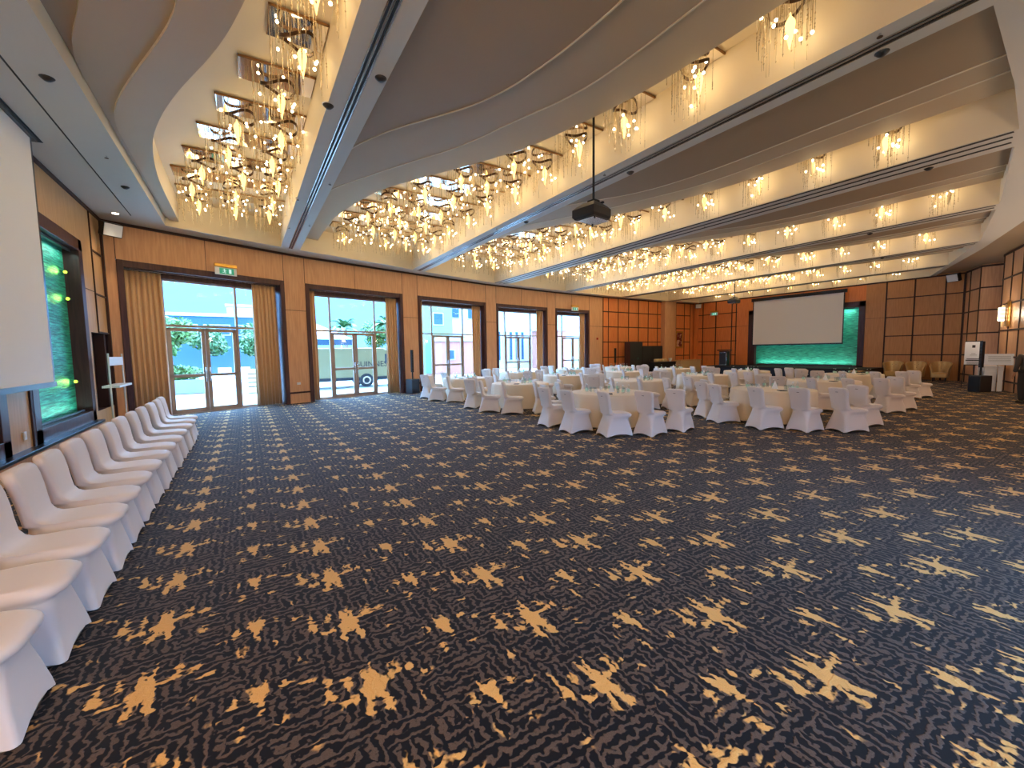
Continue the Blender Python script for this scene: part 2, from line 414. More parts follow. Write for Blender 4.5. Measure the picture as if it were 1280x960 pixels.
# ------------------------------------------------------------------ ceiling
YN = [(-3.2, 1.2), (3, 1.13), (6.75, 1.16), (9.12, 1.3), (11, 1.48), (16, 2.36), (21.7, 3.62), (26.5, 5.33), (30.2, 6.75)]
YW = [(-3.2, 14.35), (-1.66, 14.95), (-.74, 15.3), (.7, 15.84), (2.42, 16.38), (5.24, 17.19), (6.44, 17.67), (10.8, 18.85), (16, 19.45), (20.5, 19.85), (26.4, 19.85), (30.1, 19.6)]
A2 = [(3.0, 1.93), (4.08, 1.91), (5.12, 1.75), (5.75, 1.59), (6.48, 1.21), (7.12, .77), (8.0, .33), (8.58, .127), (8.9, 0)]
B2 = [(3.0, 2.83), (4.2, 2.84), (5.1, 2.75), (6.1, 2.37), (6.8, 2.16), (7.53, 1.94), (8.96, 1.22), (10.2, .65), (11.26, .2), (12, 0)]
C2 = [(2.8, 3.766), (3.5, 3.76), (4.1, 3.75), (4.67, 3.69), (5.8, 3.46), (6.97, 3.15), (8.22, 2.55), (9.0, 2.12), (9.77, 1.74), (10.82, 1.24), (11.92, .98), (13.65, .66), (15.2, .61)]
CW = [(2.75, 0.429), (4.11, 0.411), (4.85, 0.329), (5.46, 0.192), (6.39, -0.06), (7.26, -0.402), (8.11, -0.717), (9.22, -1.033), (10.11, -1.206), (11.51, -1.334), (12.52, -1.371), (13.71, -1.371)]
BW = [(2.86, -0.286), (4.97, -0.286), (5.89, -0.392), (6.36, -0.525), (7.25, -0.869), (8.18, -1.213), (8.97, -1.471), (9.46, -1.586)]
AW = [(3.0, -1.15), (5.5, -1.15), (6.47, -1.23), (6.92, -1.39), (7.47, -1.57), (7.9, -1.66)]
COF = [(-1.66, 1.185), (1.765, 6.24), (6.86, 11.05), (11.95, 16.35), (17.0, 21.55), (22.2, 26.5), (27.15, 29.98)]
DY = [0, 0, 1.3, 1.4, 1.5, 1.6, 1.6]
ZS = [(5.62, 5.575, 5.53)]+[(5.60, 5.72, 5.80)]*6
def waves(i, y):
    x0, x1 = COF[i]
    if i == 0: return interp(AW, y), interp(BW, y), interp(CW, y)
    k = min(1., (x1-x0)/4.45)
    return tuple(x0+k*interp(T, y-DY[i]) for T in (A2, B2, C2))
def smoothed(i, y):
    s = [waves(i, y+d) for d in (-.5, -.25, 0, .25, .5)]
    x0 = COF[i][0]
    return tuple(max(x0, sum(q[j] for q in s)/5) for j in range(3))
cbs = [MB(), MB(), MB()]; cp = MB(); bead = MB()
for i, (x0, x1) in enumerate(COF):
    if i == 6:
        low = []
    N = 96; secs = []; Z1, Z2, Z3 = ZS[i]
    for k in range(N+1):
        t_ = k/N
        ym = interp(YN, (x0+x1)/2)*(1-t_)+interp(YW, (x0+x1)/2)*t_
        a, b, c = smoothed(i, ym)
        if i == 6: a, b, c = x0, x0, x0+.3
        pr = [(x0, ZC)]; kinds = []
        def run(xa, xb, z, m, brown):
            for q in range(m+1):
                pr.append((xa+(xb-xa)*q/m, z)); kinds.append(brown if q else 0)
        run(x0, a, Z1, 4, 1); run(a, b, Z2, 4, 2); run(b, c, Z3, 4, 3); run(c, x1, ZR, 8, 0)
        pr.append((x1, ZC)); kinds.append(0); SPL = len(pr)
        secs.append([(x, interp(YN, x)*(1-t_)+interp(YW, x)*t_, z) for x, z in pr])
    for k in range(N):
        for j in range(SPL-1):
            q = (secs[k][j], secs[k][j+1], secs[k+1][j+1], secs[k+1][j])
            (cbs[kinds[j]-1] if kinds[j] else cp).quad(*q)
    if 0 < i < 6:                                            # plaster beads along the step edges
        for e_, zz in ((5, Z1), (10, Z2)):
            P_ = [S_[e_] for S_ in secs if S_[e_][0] > x0+.04]
            bead.loft([[(x+dx, y, zz+dz) for dx, dz in ((-.012, -.012), (.012, -.012), (.012, .012), (-.012, .012))] for x, y, z in P_])
    for S_ in (secs[0], secs[-1]):                           # end walls follow the curve
        for p, q in zip(S_, S_[1:]):
            cp.quad(p, q, (q[0], q[1], ZC), (p[0], p[1], ZC))
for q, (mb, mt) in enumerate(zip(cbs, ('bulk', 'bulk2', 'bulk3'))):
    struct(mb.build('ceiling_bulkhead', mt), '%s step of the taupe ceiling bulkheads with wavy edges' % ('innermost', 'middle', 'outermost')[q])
struct(bead.build('trim_ceiling_beads', 'paint'))
struct(cp.build('ceiling', 'paint'), 'cream recessed ceiling bays holding the chandeliers')
# beams and perimeter soffits at one level
bm = MB()
def strip(x0, x1, f0, f1, n=12, z=ZC):
    for k in range(n):
        a = x0+(x1-x0)*k/n; b = x0+(x1-x0)*(k+1)/n
        bm.quad((a, f0(a), z), (b, f0(b), z), (b, f1(b), z), (a, f1(a), z))
fyn = lambda x: interp(YN, x); fyw = lambda x: interp(YW, x); fwall = lambda x: interp([(p[0], p[1]+.02) for p in WALL], x)
for (x0, x1), (x2, x3) in zip(COF, COF[1:]): strip(x1, x2, fyn, fyw, 8)
strip(XL-.02, -1.66, fyn, fyw, 8)
strip(XL-.02, 30.12, fyw, fwall, 200)
fout = lambda x: interp([(-3.1, .2), (3, .13), (6.75, .16), (11, .5), (16, 1.55), (18.8, 2.2), (23.2, 3.75), (27.6, 5.54), (30.2, 6.5)], x)
strip(XL-.02, 30.12, fout, fyn, 200)
struct(bm.build('ceiling_beams', 'beam'), 'pale grey flat beams and soffits between the ceiling bays')
nb = MB()
for k in range(70):
    a = XL-.02+33.14*k/70; b = XL-.02+33.14*(k+1)/70
    nb.quad((a, -2.6, ZC+.07), (b, -2.6, ZC+.07), (b, fout(b), ZC+.07), (a, fout(a), ZC+.07))
    nb.quad((a, fout(a), ZC+.07), (b, fout(b), ZC+.07), (b, fout(b), ZC), (a, fout(a), ZC))
struct(nb.build('ceiling_near', 'bulk'))
# roof slab keeps daylight out of the void above
struct(MB().box((13.5, 9, ZR+.35), (35, 26, .1)).build('roof', 'blackm'))
# slots and track lines under the beams
tk = MB(); rl = MB()
for xs in ((1.44, 1.50), (6.50, 6.58), (11.12, 11.38, 11.66), (16.45, 16.72), (21.7, 21.95), (26.7, 26.9)):
    for x in xs:
        y0 = fyn(x)+.05; y1 = fyw(x)-.02
        tk.box((x, (y0+y1)/2, ZC-.002), (.026 if x < 10 else .06, y1-y0, .012))
for x in (1.415, 1.47, 1.525, 6.47, 6.54, 6.61):
    y0 = fyn(x)+.05; y1 = fyw(x)-.02
    rl.box((x, (y0+y1)/2, ZC-.004), (.016, y1-y0, .014))
tk.box((-2.26, 7.2, ZC-.002), (.02, 14.2, .01)).box((-2.72, 3.8, ZC-.004), (.14, 12.9, .012))
struct(tk.build('trim_ceiling_slots', 'slot')); struct(rl.build('trim_slot_rails', 'alu'))

# ------------------------------------------------------------------ windows, doors, curtains
def frame_of(i):
    a = Vector(WIN[i][0]); b = Vector(WIN[i][1]); d = (b-a); L = d.length; d /= L
    return a, d, L, math.atan2(d.y, d.x)
MUL = [(1.05, 2.98, 2.06, 4.39), (1.05, 2.98, 2.06, 4.13), (1.04, 2.97, 2.0, 4.22), (.93, 2.88, 1.93, 3.88), (.93, 2.6, 1.9, 2.97)]
for i in range(5):
    a, d, L, rz = frame_of(i)
    m0, m1, ms, _ = MUL[i]
    R = thing('window_%d' % (i+1), None, None, (a.x, a.y, 0), rz); struct(R, 'tall glazed double door in a dark timber surround, %s from the left' % ORD[i])
    D = .45
    s = MB()
    s.box((.07, D/2-.02, DOORH/2), (.14, D+.04, DOORH)).box((L-.07, D/2-.02, DOORH/2), (.14, D+.04, DOORH)).box((L/2, .06, DOORH-.09), (L, .16, .18))
    s.build('surround', 'dark_wood', R, bevel=.01)
    MB().box((L/2, D-.08, 4.22), (L-.28, .12, .36)).box((L/2, D/2, DOORH-.02), (L-.2, D, .03)).build('pelmet', M['dark_wood'], R)
    MB().box((L/2, .20, DOORH-.2), (L-.3, .02, .015)).build('curtain_rail', 'alu', R)
    f = MB(); y = D
    for x in (m0, m1): f.box((x, y, 2.02), (.07, .09, 4.04))
    f.box((.17, y, 2.02), (.06, .08, 4.04)).box((L-.17, y, 2.02), (.06, .08, 4.04))
    f.box((L/2, y, 2.69), (L-.3, .10, .07)).box((L/2, y, 4.03), (L-.3, .08, .06))
    for x0, x1 in ((.17, m0), (m1, L-.17)): f.box(((x0+x1)/2, y, .04), (x1-x0, .08, .08))
    f.build('mullions', 'frame', R, bevel=.006)
    for x0, x1, hx in ((m0+.04, ms-.005, -1), (ms+.005, m1-.04, 1)):
        lf = MB(); xc = (x0+x1)/2; wd = x1-x0
        lf.box((x0+.05, y, 1.33), (.10, .06, 2.60)).box((x1-.05, y, 1.33), (.10, .06, 2.60)).box((xc, y, 2.58), (wd, .06, .10)).box((xc, y, .08), (wd, .06, .14)).box((xc, y, 1.17), (wd, .06, .09))
        leaf = lf.build('door_leaf', 'frame', R, bevel=.006)
        MB().box((xc, y, 1.86), (wd-.2, .012, 1.34)).box((xc, y, .64), (wd-.2, .012, .97)).build('pane', 'pane', leaf)
        hxp = ms+hx*.055
        MB().tube([(hxp, y-.03, .95), (hxp, y-.08, .97), (hxp, y-.08, 1.4), (hxp, y-.03, 1.42)], .012).build('handle', 'chrome', leaf, True)
    gl = MB()
    for x0, x1 in ((.2, m0-.03), (m1+.03, L-.2)):
        gl.box(((x0+x1)/2, y, 1.37), (x1-x0, .012, 2.58)).box(((x0+x1)/2, y, 3.36), (x1-x0, .012, 1.27))
    gl.box(((m0+m1)/2, y, 3.36), (m1-m0-.07, .012, 1.27))
    gl.build('pane', 'pane', R)
    MB().box((L/2, D+.1, .012), (L, .5, .024)).build('sill', 'frame', R)
d_ = Vector(NW1)-Vector(NW0); LN = d_.length
R = thing('window_6', None, None, (NW0[0], NW0[1], 0), math.atan2(d_.y, d_.x)); struct(R, 'added unseen glazing in the near wall, daylighting the chair backs')
f = MB()
for k in range(7): f.box((LN*k/6, .05, NWH/2), (.09, .1, NWH))
for z in (.05, 2.5, NWH-.04): f.box((LN/2, .05, z), (LN, .1, .1))
f.build('mullions', 'frame', R); MB().box((LN/2, .06, NWH/2), (LN-.1, .012, NWH-.1)).build('pane', 'pane', R)
def curtain(i, x0, x1, label):
    a, d, L, rz = frame_of(i)
    n = int((x1-x0)/.009); mb = MB(); rows = []
    for z, wv, sq in ((4.16, .030, .97), (3.2, .04, 1.), (2.2, .045, 1.), (1.2, .05, 1.0), (.03, .055, 1.0)):
        row = []
        for k in range(n+1):
            x = x0+(x1-x0)*k/n
            xx = (x0+x1)/2+(x-(x0+x1)/2)*sq
            ph = x*2*PI/.125
            row.append((xx+.012*math.sin(ph*2+z), .24+wv*math.sin(ph)+wv*.4*math.sin(ph*.47+1+z*.1), z))
        rows.append(row)
    mb.loft(rows, False, False, False)
    o = mb.build('curtain', 'curtain', None, 75, (a.x, a.y, 0), rz)
    so = o.modifiers.new('cloth', 'SOLIDIFY'); so.thickness = .006
    tag(o, label, 'curtain', 'gold curtains at the glazed doors')
curtain(0, .17, 1.02, 'wide gathered gold curtain left of the glazed door nearest the chair row')
curtain(0, 3.42, 4.2, 'wide gathered gold curtain right of the glazed door nearest the chair row')
curtain(1, .16, .44, 'narrow gold curtain on the left side of the second glazed door')
curtain(1, 3.42, 3.96, 'gold curtain on the right side of the second glazed door')
curtain(2, .16, .40, 'narrow gold curtain on the left side of the third glazed door')
curtain(2, 3.45, 4.05, 'gold curtain on the right side of the third glazed door')
curtain(3, 3.2, 3.72, 'gold curtain on the right side of the fourth glazed door')
curtain(4, 2.3, 2.8, 'gold curtain right of the fifth and farthest glazed door')

# ------------------------------------------------------------------ chandeliers
def module_meshes(seed):
    rnd = random.Random(seed)
    pts = [(rnd.uniform(-.33, .33), rnd.uniform(-.25, .25)) for _ in range(8)]
    bulbs = [(x, y, -rnd.uniform(.12, .52)) for x, y in pts]
    st = MB()
    for x, y, z in bulbs: st.box((x, y, z/2-.01), (.006, .006, -z))
    for _ in range(36):
        x, y = rnd.uniform(-.34, .34), rnd.uniform(-.26, .26); ln = rnd.uniform(.3, .86); r = .0032
        st.box((x, y, -ln/2), (r*1.6, r*1.6, ln), rnd.random())
        nb_ = rnd.randint(2, 5)
        for q in range(nb_):
            zz = -ln*rnd.uniform(.45, 1.)
            st.lathe([(.0005, -.02), (.0105, 0), (.0005, .02)], 4, (x, y, zz), False, False)
    rg = MB(); a, b = .24, .19; ph = rnd.uniform(0, 6.28)
    P = []
    for k in range(29):
        th = 2*PI*k/28
        P.append((a*math.cos(th)*(1+.06*math.sin(2*th+ph)), b*math.sin(th)*(1+.1*math.cos(3*th+ph)), -.13+.05*math.sin(2*th+ph)))
    rings = []
    for k in range(29):
        p = P[k % 28]; rings.append([(p[0], p[1], p[2]+.025), (p[0]*.955, p[1]*.955, p[2]+.025), (p[0]*.955, p[1]*.955, p[2]-.025), (p[0], p[1], p[2]-.025)])
    rg.loft(rings, False, False)
    tp = (rnd.uniform(-.1, .1), rnd.uniform(-.08, .08))
    return bulbs, st, rg, tp
lightdata = bpy.data.lights.new('chandelier_lamp', 'POINT'); lightdata.energy = 5.2; lightdata.color = (1, .75, .40); lightdata.shadow_soft_size = .16
PROTO = []
hide = bpy.data.objects
bulb_me = None
for sd in range(4):
    bulbs, st, rg, tp = module_meshes(sd)
    PROTO.append((bulbs, st, rg, tp))
def make_mesh(mb, name, mat, smooth=False):
    o = mb.build(name, mat, None, smooth); me = o.data; bpy.data.objects.remove(o); return me
strand_me = [make_mesh(p[1], 'crystal_strands', 'strand') for p in PROTO]
ring_me = [make_mesh(p[2], 'ring', 'bronze', 40) for p in PROTO]
bulb_me = make_mesh(MB().sphere((0, 0, 0), .021, 8, 6), 'bulb', 'bulb', True)
TP = [(.004, .14), (.01, .1), (.03, .07), (.052, .035), (.058, .0), (.054, -.05), (.04, -.13), (.022, -.21), (.009, -.27), (.002, -.30)]
tear_me = make_mesh(MB().lathe(TP, 14, (0, 0, 0)), 'teardrop', 'tear', True)
tear_off_me = make_mesh(MB().lathe(TP, 14, (0, 0, 0)), 'teardrop', 'cone', True)
plate_cache = {}
def child(name, me, parent, loc, rz=0.):
    o = bpy.data.objects.new(name, me); C.objects.link(o); o.parent = parent; o.location = loc; o.rotation_euler.z = rz; return o
BAY = ['leftmost', 'second from left', 'third from left', 'fourth from left', 'fifth from left', 'sixth from left', 'farthest']
OFF = {(2, 0), (2, 3), (3, 1), (3, 2), (4, 0), (4, 2), (1, 1), (5, 1)}
rnd = random.Random(3)
for i, (x0, x1) in enumerate(COF):
    ph = (6.53 + .3*max(0, i-1)) % 1.25
    ys = []
    y = ph
    while y < 19.5:
        if y > fyn(x1)+.75 and y < fyw((x0+x1)/2)-1.0: ys.append(y)
        y += 1.25
    for r, y in enumerate(reversed(ys)):
        c = max(smoothed(i, y)[2], smoothed(i, y+.3)[2]) if i < 6 else x0+.3
        if i == 0: xl = max(x1-(.7+.34*max(0, (y-6.53)/1.25)), c+.1)
        elif i == 6: xl = x1-.9
        else: xl = c+.28 if x1-c > 1.2 else c+.06
        xr = x1-.02
        L = xr-xl; n = max(1, round(L/.78)); xc = (xl+xr)/2
        T = thing('strip_chandelier', 'crystal strip chandelier, %s from the windows in the %s ceiling bay' % (ORD[r], BAY[i]), 'chandelier', (xc, y, ZR), 0, 'crystal strip chandeliers in the ceiling bays')
        pb = MB().box((0, 0, -.035), (L, .56, .03))
        pb.build('mirror_plate', 'mirror', T, loc=(0, 0, 0))
        MB().box((0, .285, -.03), (L+.03, .01, .03)).box((0, -.285, -.03), (L+.03, .01, .03)).box((L/2+.005, 0, -.03), (.01, .58, .03)).box((-L/2-.005, 0, -.03), (.01, .58, .03)).build('plate_rim', 'rim', T)
        for k in range(n):
            mx = -L/2+L*(k+.5)/n; v = rnd.randrange(4); s = min(1., L/n/.7)
            bl, _, _, tp = PROTO[v]
            o = child('crystal_strands', strand_me[v], T, (mx, 0, -.05)); o.scale.x = s; o['kind'] = 'stuff'
            o = child('ring', ring_me[v], T, (mx, 0, -.05)); o.scale.x = s
            for bx, by, bz in bl: child('bulb', bulb_me, T, (mx+bx*s, by, -.05+bz))
            off = (i, r+k) in OFF or (len(ys)-r <= 2 and i >= 2 and rnd.random() < .6)
            child('teardrop', tear_off_me if off else tear_me, T, (mx+tp[0], tp[1], -.38))
            ld = bpy.data.objects.new('lamp', lightdata); C.objects.link(ld); ld.parent = T; ld.location = (mx, 0, -.40)

# ------------------------------------------------------------------ covered chairs
def rr(x0, x1, zr, zf, hr, hf, rad, n=5, hem=0.):
    """rounded plan ring from rear x0 to front x1, half widths hr (rear) and hf (front)"""
    pts = []
    for cx, cy, a0 in ((x1-rad, 1, 0), (x0+rad, 1, 90), (x0+rad, -1, 180), (x1-rad, -1, 270)):
        for k in range(n):
            a = math.radians(a0+90*k/(n-1))
            x = cx+rad*math.cos(a)
            h = hr+(hf-hr)*min(1, max(0, (x-x0)/(x1-x0)))
            y = cy*(h-rad)+rad*math.sin(a)
            z = zr+(zf-zr)*min(1, max(0, (x-x0)/(x1-x0)))
            pts.append([x, y, z])
    # extra points along each side so hems can arch
    out = []
    for j, p in enumerate(pts):
        out.append(p); q = pts[(j+1) % len(pts)]
        if (j+1) % n == 0:
            for t_ in (.25, .5, .75):
                m = [p[k]+(q[k]-p[k])*t_ for k in range(3)]; m[2] += hem*4*t_*(1-t_); out.append(m)
    return [tuple(p) for p in out]
RINGS = [(-.330, .300, .012, .012, .230, .228, .03, .05), (-.318, .292, .06, .06, .222, .222, .03, .035), (-.288, .270, .18, .18, .200, .204, .04, 0), (-.256, .250, .30, .30, .180, .180, .06, 0), (-.25, .245, .355, .36, .174, .176, .08, 0), (-.25, .262, .378, .385, .174, .192, .10, 0),
         (-.25, .305, .405, .41, .177, .226, .13, 0), (-.25, .314, .425, .435, .178, .232, .14, 0), (-.25, .306, .44, .46, .179, .228, .14, 0), (-.25, .27, .452, .478, .180, .218, .13, 0), (-.25, .21, .46, .487, .180, .211, .11, 0),
         (-.25, .11, .470, .487, .180, .206, .07, 0), (-.25, -.02, .480, .484, .180, .199, .04, 0), (-.25, -.10, .494, .488, .180, .194, .035, 0), (-.252, -.145, .515, .510, .180, .190, .032, 0),
         (-.258, -.175, .555, .555, .182, .188, .032, 0), (-.272, -.190, .64, .64, .188, .192, .036, 0), (-.290, -.205, .74, .74, .199, .201, .038, 0), (-.310, -.226, .83, .83, .211, .211, .038, 0),
         (-.324, -.242, .885, .885, .213, .211, .038, 0), (-.328, -.254, .908, .908, .203, .200, .034, 0), (-.324, -.264, .922, .922, .180, .178, .026, 0), (-.312, -.280, .928, .928, .15, .148, .014, 0)]
def make_chair(label, group):
    T = thing('banquet_chair', label, 'chair', (0, 0, 0), 0, group)
    MB().loft([rr(a, b, c, d, e, f_, g, 5, h) for a, b, c, d, e, f_, g, h in RINGS]).build('seat_cover', 'cover', T, 60)
    for x, y in ((-.29, .195), (-.29, -.195), (.275, .195), (.275, -.195)):
        MB().lathe([(.012, 0), (.014, .006), (.011, .03), (.011, .05)], 8, (x, y, 0)).build('leg', 'charcoal', T, True)
    MB().box((-.312, 0, .835), (.012, .05, .008)).build('handle_slot', 'groove', T)
    return T
rowlab = lambda k: 'white covered chair along the left wall, %s from the camera' % ORD[k]
ROWY = [2.92, 3.55, 4.15, 4.77, 5.38, 6.0, 6.63, 7.25, 7.88, 8.53, 9.23, 9.95, 10.62, 11.24]
chair0 = make_chair(rowlab(0), 'white covered chairs along the left wall')
chair0.location = (-1.26, ROWY[0], 0)
for k, y in enumerate(ROWY[1:], 1):
    dup(chair0, (-1.26+random.uniform(-.015, .015), y, 0), random.uniform(-.03, .03), rowlab(k))

# ------------------------------------------------------------------ round tables with linen, chairs and glassware
def cloth_mesh(seed):
    rnd = random.Random(seed); mb = MB(); n = 120; rings = []
    ph = [rnd.uniform(0, 6.28) for _ in range(4)]
    def fold(th): return .5*math.sin(11*th+ph[0])+.35*math.sin(17*th+ph[1])+.3*math.sin(7*th+ph[2])
    for r, z, a in ((.02, .765, 0), (.5, .766, 0), (.86, .766, 0), (.905, .762, 0), (.918, .748, .001), (.922, .70, .006), (.926, .6, .012), (.932, .4, .024), (.938, .2, .034), (.945, .035, .042)):
        rings.append([((r+a*fold(2*PI*k/n))*math.cos(2*PI*k/n), (r+a*fold(2*PI*k/n))*math.sin(2*PI*k/n), z) for k in range(n)])
    mb.loft(rings, True, False); return mb
cloth_me = [make_mesh(cloth_mesh(s), 'tablecloth', 'cloth', 40) for s in (1, 2, 3)]
leg_me = make_mesh(MB().lathe([(.025, 0), (.025, .72)], 8), 'leg', 'charcoal', True)
top_me = make_mesh(MB().lathe([(.88, .715), (.9, .72), (.9, .745), (.89, .75)], 40), 'tabletop', 'charcoal')
def tumbler():
    return MB().lathe([(.026, 0), (.03, .002), (.036, .115), (.0345, .115), (.028, .008), (.001, .007)], 10, cap0=True, cap1=False)
tumbler_me = make_mesh(tumbler(), 'glass_tumbler', 'tumbler', True)
bottle_me = make_mesh(MB().lathe([(.028, 0), (.032, .006), (.032, .11), (.026, .135), (.013, .165), (.013, .18)], 12), 'body', 'tumbler', True)
label_me = make_mesh(MB().lathe([(.0325, .035), (.0325, .095)], 12, cap0=False, cap1=False), 'label', 'cap_green', True)
cap_me = make_mesh(MB().lathe([(.014, .178), (.014, .198)], 10), 'cap', 'white', True)
nap_me = make_mesh(MB().lathe([(.07, 0), (.055, .05), (.03, .12), (.004, .19)], 8), 'folded_napkin', 'napkin', 30)
cup_me = make_mesh(MB().lathe([(.028, 0), (.04, .085), (.037, .085), (.027, .008)], 12, cap1=True), 'paper_cup', 'white', True)
pad_me = make_mesh(MB().box((0, 0, .006), (.21, .148, .012)), 'notepad', 'ink')
SLOT = ['right end', 'near side right', 'near side middle', 'near side left', 'left end', 'far side left', 'far side middle']
TABLES = [
    ((7.4, 7.2), 'front row right table', [(281, 14), (249, 8), (220, -15), (191, -2), (160, 0), (130, -12), (100, -22)]),
    ((7.45, 11.15), 'front row middle table', None), ((7.35, 14.85), 'front row left table', None),
    ((10.95, 5.15), 'second row right table', [(287, -14), (250, -23), (222, -7), (194, -21), (158, -22), (130, -16), (102, -28)]),
    ((11.15, 9.5), 'second row middle right table', None), ((11.35, 13.55), 'second row middle left table', None), ((11.3, 17.1), 'second row left table', None),
    ((14.9, 5.55), 'third row right table', None), ((15.1, 9.7), 'third row middle right table', None), ((15.2, 13.8), 'third row middle left table', None), ((15.2, 17.5), 'third row left table', None),
    ((19.1, 6.2), 'back row right table', None), ((19.1, 10.1), 'back row middle right table', None), ((19.1, 14.0), 'back row middle left table', None), ((19.1, 17.7), 'back row left table', None)]
rt = random.Random(5)
def flat(name, me, loc, rz, label, cat, group):
    o = bpy.data.objects.new(name, me); C.objects.link(o); o.location = loc; o.rotation_euler.z = rz
    return tag(o, label, cat, group)
for ti, ((tx, ty), desc, angs) in enumerate(TABLES):
    T = thing('banquet_table', 'round table under floor length cream linen, the %s' % desc, 'table', (tx, ty, 0), rt.uniform(0, 6), 'round linen covered tables')
    child('tablecloth', cloth_me[ti % 3], T, (0, 0, 0)); child('tabletop', top_me, T, (0, 0, 0))
    for q in range(4): child('leg', leg_me, T, (.6*math.cos(q*PI/2), .6*math.sin(q*PI/2), 0))
    # seats only round the side away from the stage, most of them turned towards it
    if angs is None: angs = [(a+rt.uniform(-2, 2), .22*((a-12 if a < 190 else a-372))+rt.uniform(-6, 6)) for a in (282, 250, 220, 190, 160, 130, 99)]
    for s, (an, face) in enumerate(angs):
        an = math.radians(an); fa = math.radians(face); rad = 1.64+rt.uniform(-.02, .02)
        dup(chair0, (tx+rad*math.cos(an)+.29*math.cos(fa), ty+rad*math.sin(an)+.29*math.sin(fa), 0), fa, 'white covered chair, %s of the %s' % (SLOT[s], desc), 'white covered chairs around the tables')
    # things on the table
    for cl in range(3):
        ca = rt.uniform(0, .6)+cl*2*PI/3; cx, cy = tx+.34*math.cos(ca), ty+.34*math.sin(ca)
        ux = Vector((math.cos(ca+PI/2), math.sin(ca+PI/2))); uy = Vector((math.cos(ca), math.sin(ca)))
        for q in range(4):
            p = Vector((cx, cy))+ux*(-.15+.1*(q % 4))+uy*(.0 if q % 2 else .09)
            flat('glass_tumbler', tumbler_me, (p.x, p.y, .767), 0, 'clear glass tumbler among the glassware on the %s' % desc, 'glass', 'clear tumblers on the %s' % desc)
        for q in range(2):
            p = Vector((cx, cy))+ux*(-.1+.2*q)+uy*.19
            B = thing('water_bottle', 'small water bottle with green label on the %s' % desc, 'bottle', (p.x, p.y, .767), 0, 'water bottles on the %s' % desc)
            child('body', bottle_me, B, (0, 0, 0)); child('label', label_me, B, (0, 0, 0)); child('cap', cap_me, B, (0, 0, 0))
        p = Vector((cx, cy))+ux*.27
        flat('paper_cup', cup_me, (p.x, p.y, .767), 0, 'white paper cup beside the tumblers on the %s' % desc, 'cup', 'white cups on the %s' % desc)
    flat('folded_napkin', nap_me, (tx+.05, ty-.04, .767), .4, 'white cone folded napkin in the middle of the %s' % desc, 'napkin', 'cone folded napkins on the tables')
    flat('notepad', pad_me, (tx-.42, ty-.42, .767), .8, 'dark notepad lying on the near edge of the %s' % desc, 'notepad', 'notepads on the tables')

# ------------------------------------------------------------------ projection screens and their fittings
def proj_screen(x, ya, yb, z0, z1, s, label):
    T = thing('projection_screen', label, 'screen', (x, (ya+yb)/2, 0))
    w_ = yb-ya
    MB().box((0, 0, (z0+z1)/2), (.012, w_, z1-z0)).build('screen_sheet', 'screen', T)
    b = MB()
    b.box((0, w_/2+.03, (z0+z1)/2), (.014, .06, z1-z0)).box((0, -w_/2-.03, (z0+z1)/2), (.014, .06, z1-z0)).box((0, 0, z0-.04), (.05, w_+.12, .08))
    b.build('border', 'black', T)
    MB().box((-s*.01, 0, z1+.1), (.12, w_+.3, .2)).build('housing', 'black', T)
    return T
proj_screen(-2.72, 4.9, 9.93, 1.38, 5.28, 1, 'large white projection screen on the left wall above the chair row')
proj_screen(29.85, 10.26, 15.40, 2.03, 4.98, -1, 'large white projection screen above the stage on the far wall')
def projector(loc, rz, zt, label):
    T = thing('projector', label, 'projector', loc, rz, 'ceiling hung projectors')
    MB().loft([[(x*.62*s, y*.5*s, z) for x, y in ((-.5, -.5), (.3, -.5), (.5, -.3), (.5, .3), (.3, .5), (-.5, .5))] for z, s in ((-.13, .88), (-.09, 1), (.04, 1), (.1, .8), (.17, .45))]).build('body', 'charcoal', T, 30)
    MB().box((0, 0, -.136), (.46, .36, .012)).build('base_panel', 'alu', T)
    MB().lathe([(.07, 0), (.07, .09), (.055, .1), (.05, .06)], 16).build('lens', 'black', T, True).rotation_euler = (0, PI/2, 0)
    T.children[-1].location = (.28, .1, -.02)
    MB().tube([(0, 0, .15), (0, 0, zt-loc[2])], .022, 10).build('pole', 'blackm', T, True)
    MB().box((0, 0, .2), (.16, .16, .05)).box((.1, 0, .18), (.04, .3, .03)).build('bracket', 'blackm', T)
    for x, y in ((-.2, -.18), (.2, .18)): MB().lathe([(.018, -.17), (.018, -.135)], 8, (x, y, 0)).build('foot', 'black', T)
    return T
projector((5.55, 5.8, 4.3), .15, ZR+.01, 'black projector hanging from a pole in the second ceiling bay')
projector((24.3, 13.66, 4.55), 0, ZR+.01, 'small far black projector on a pole before the stage screen')
# loudspeakers high in the corners
def wall_speaker(loc, rz, label, s=1.):
    T = thing('wall_speaker', label, 'speaker', loc, rz, 'wall speakers under the ceiling')
    MB().box((0, 0, 0), (.18*s, .42*s, .34*s), 0, 0).build('cabinet', 'black', T, bevel=.015)
    MB().box((.095*s, 0, 0), (.02, .38*s, .30*s)).build('grille', 'white', T, bevel=.006)
    MB().box((-.14*s, 0, .05), (.14, .05, .05)).build('bracket', 'blackm', T)
    T.rotation_euler = (0, .32, rz); return T
wall_speaker((-2.72, 14.62, 5.02), -.9, 'white faced speaker in the left corner above the first curtain')
wall_speaker((29.75, 19.55, 5.1), -2.4, 'white faced speaker high in the far corner beside the stage wall')
wall_speaker((29.8, 5.75, 5.13), 2.75, 'white faced speaker at the right end of the stage wall', 1.15)
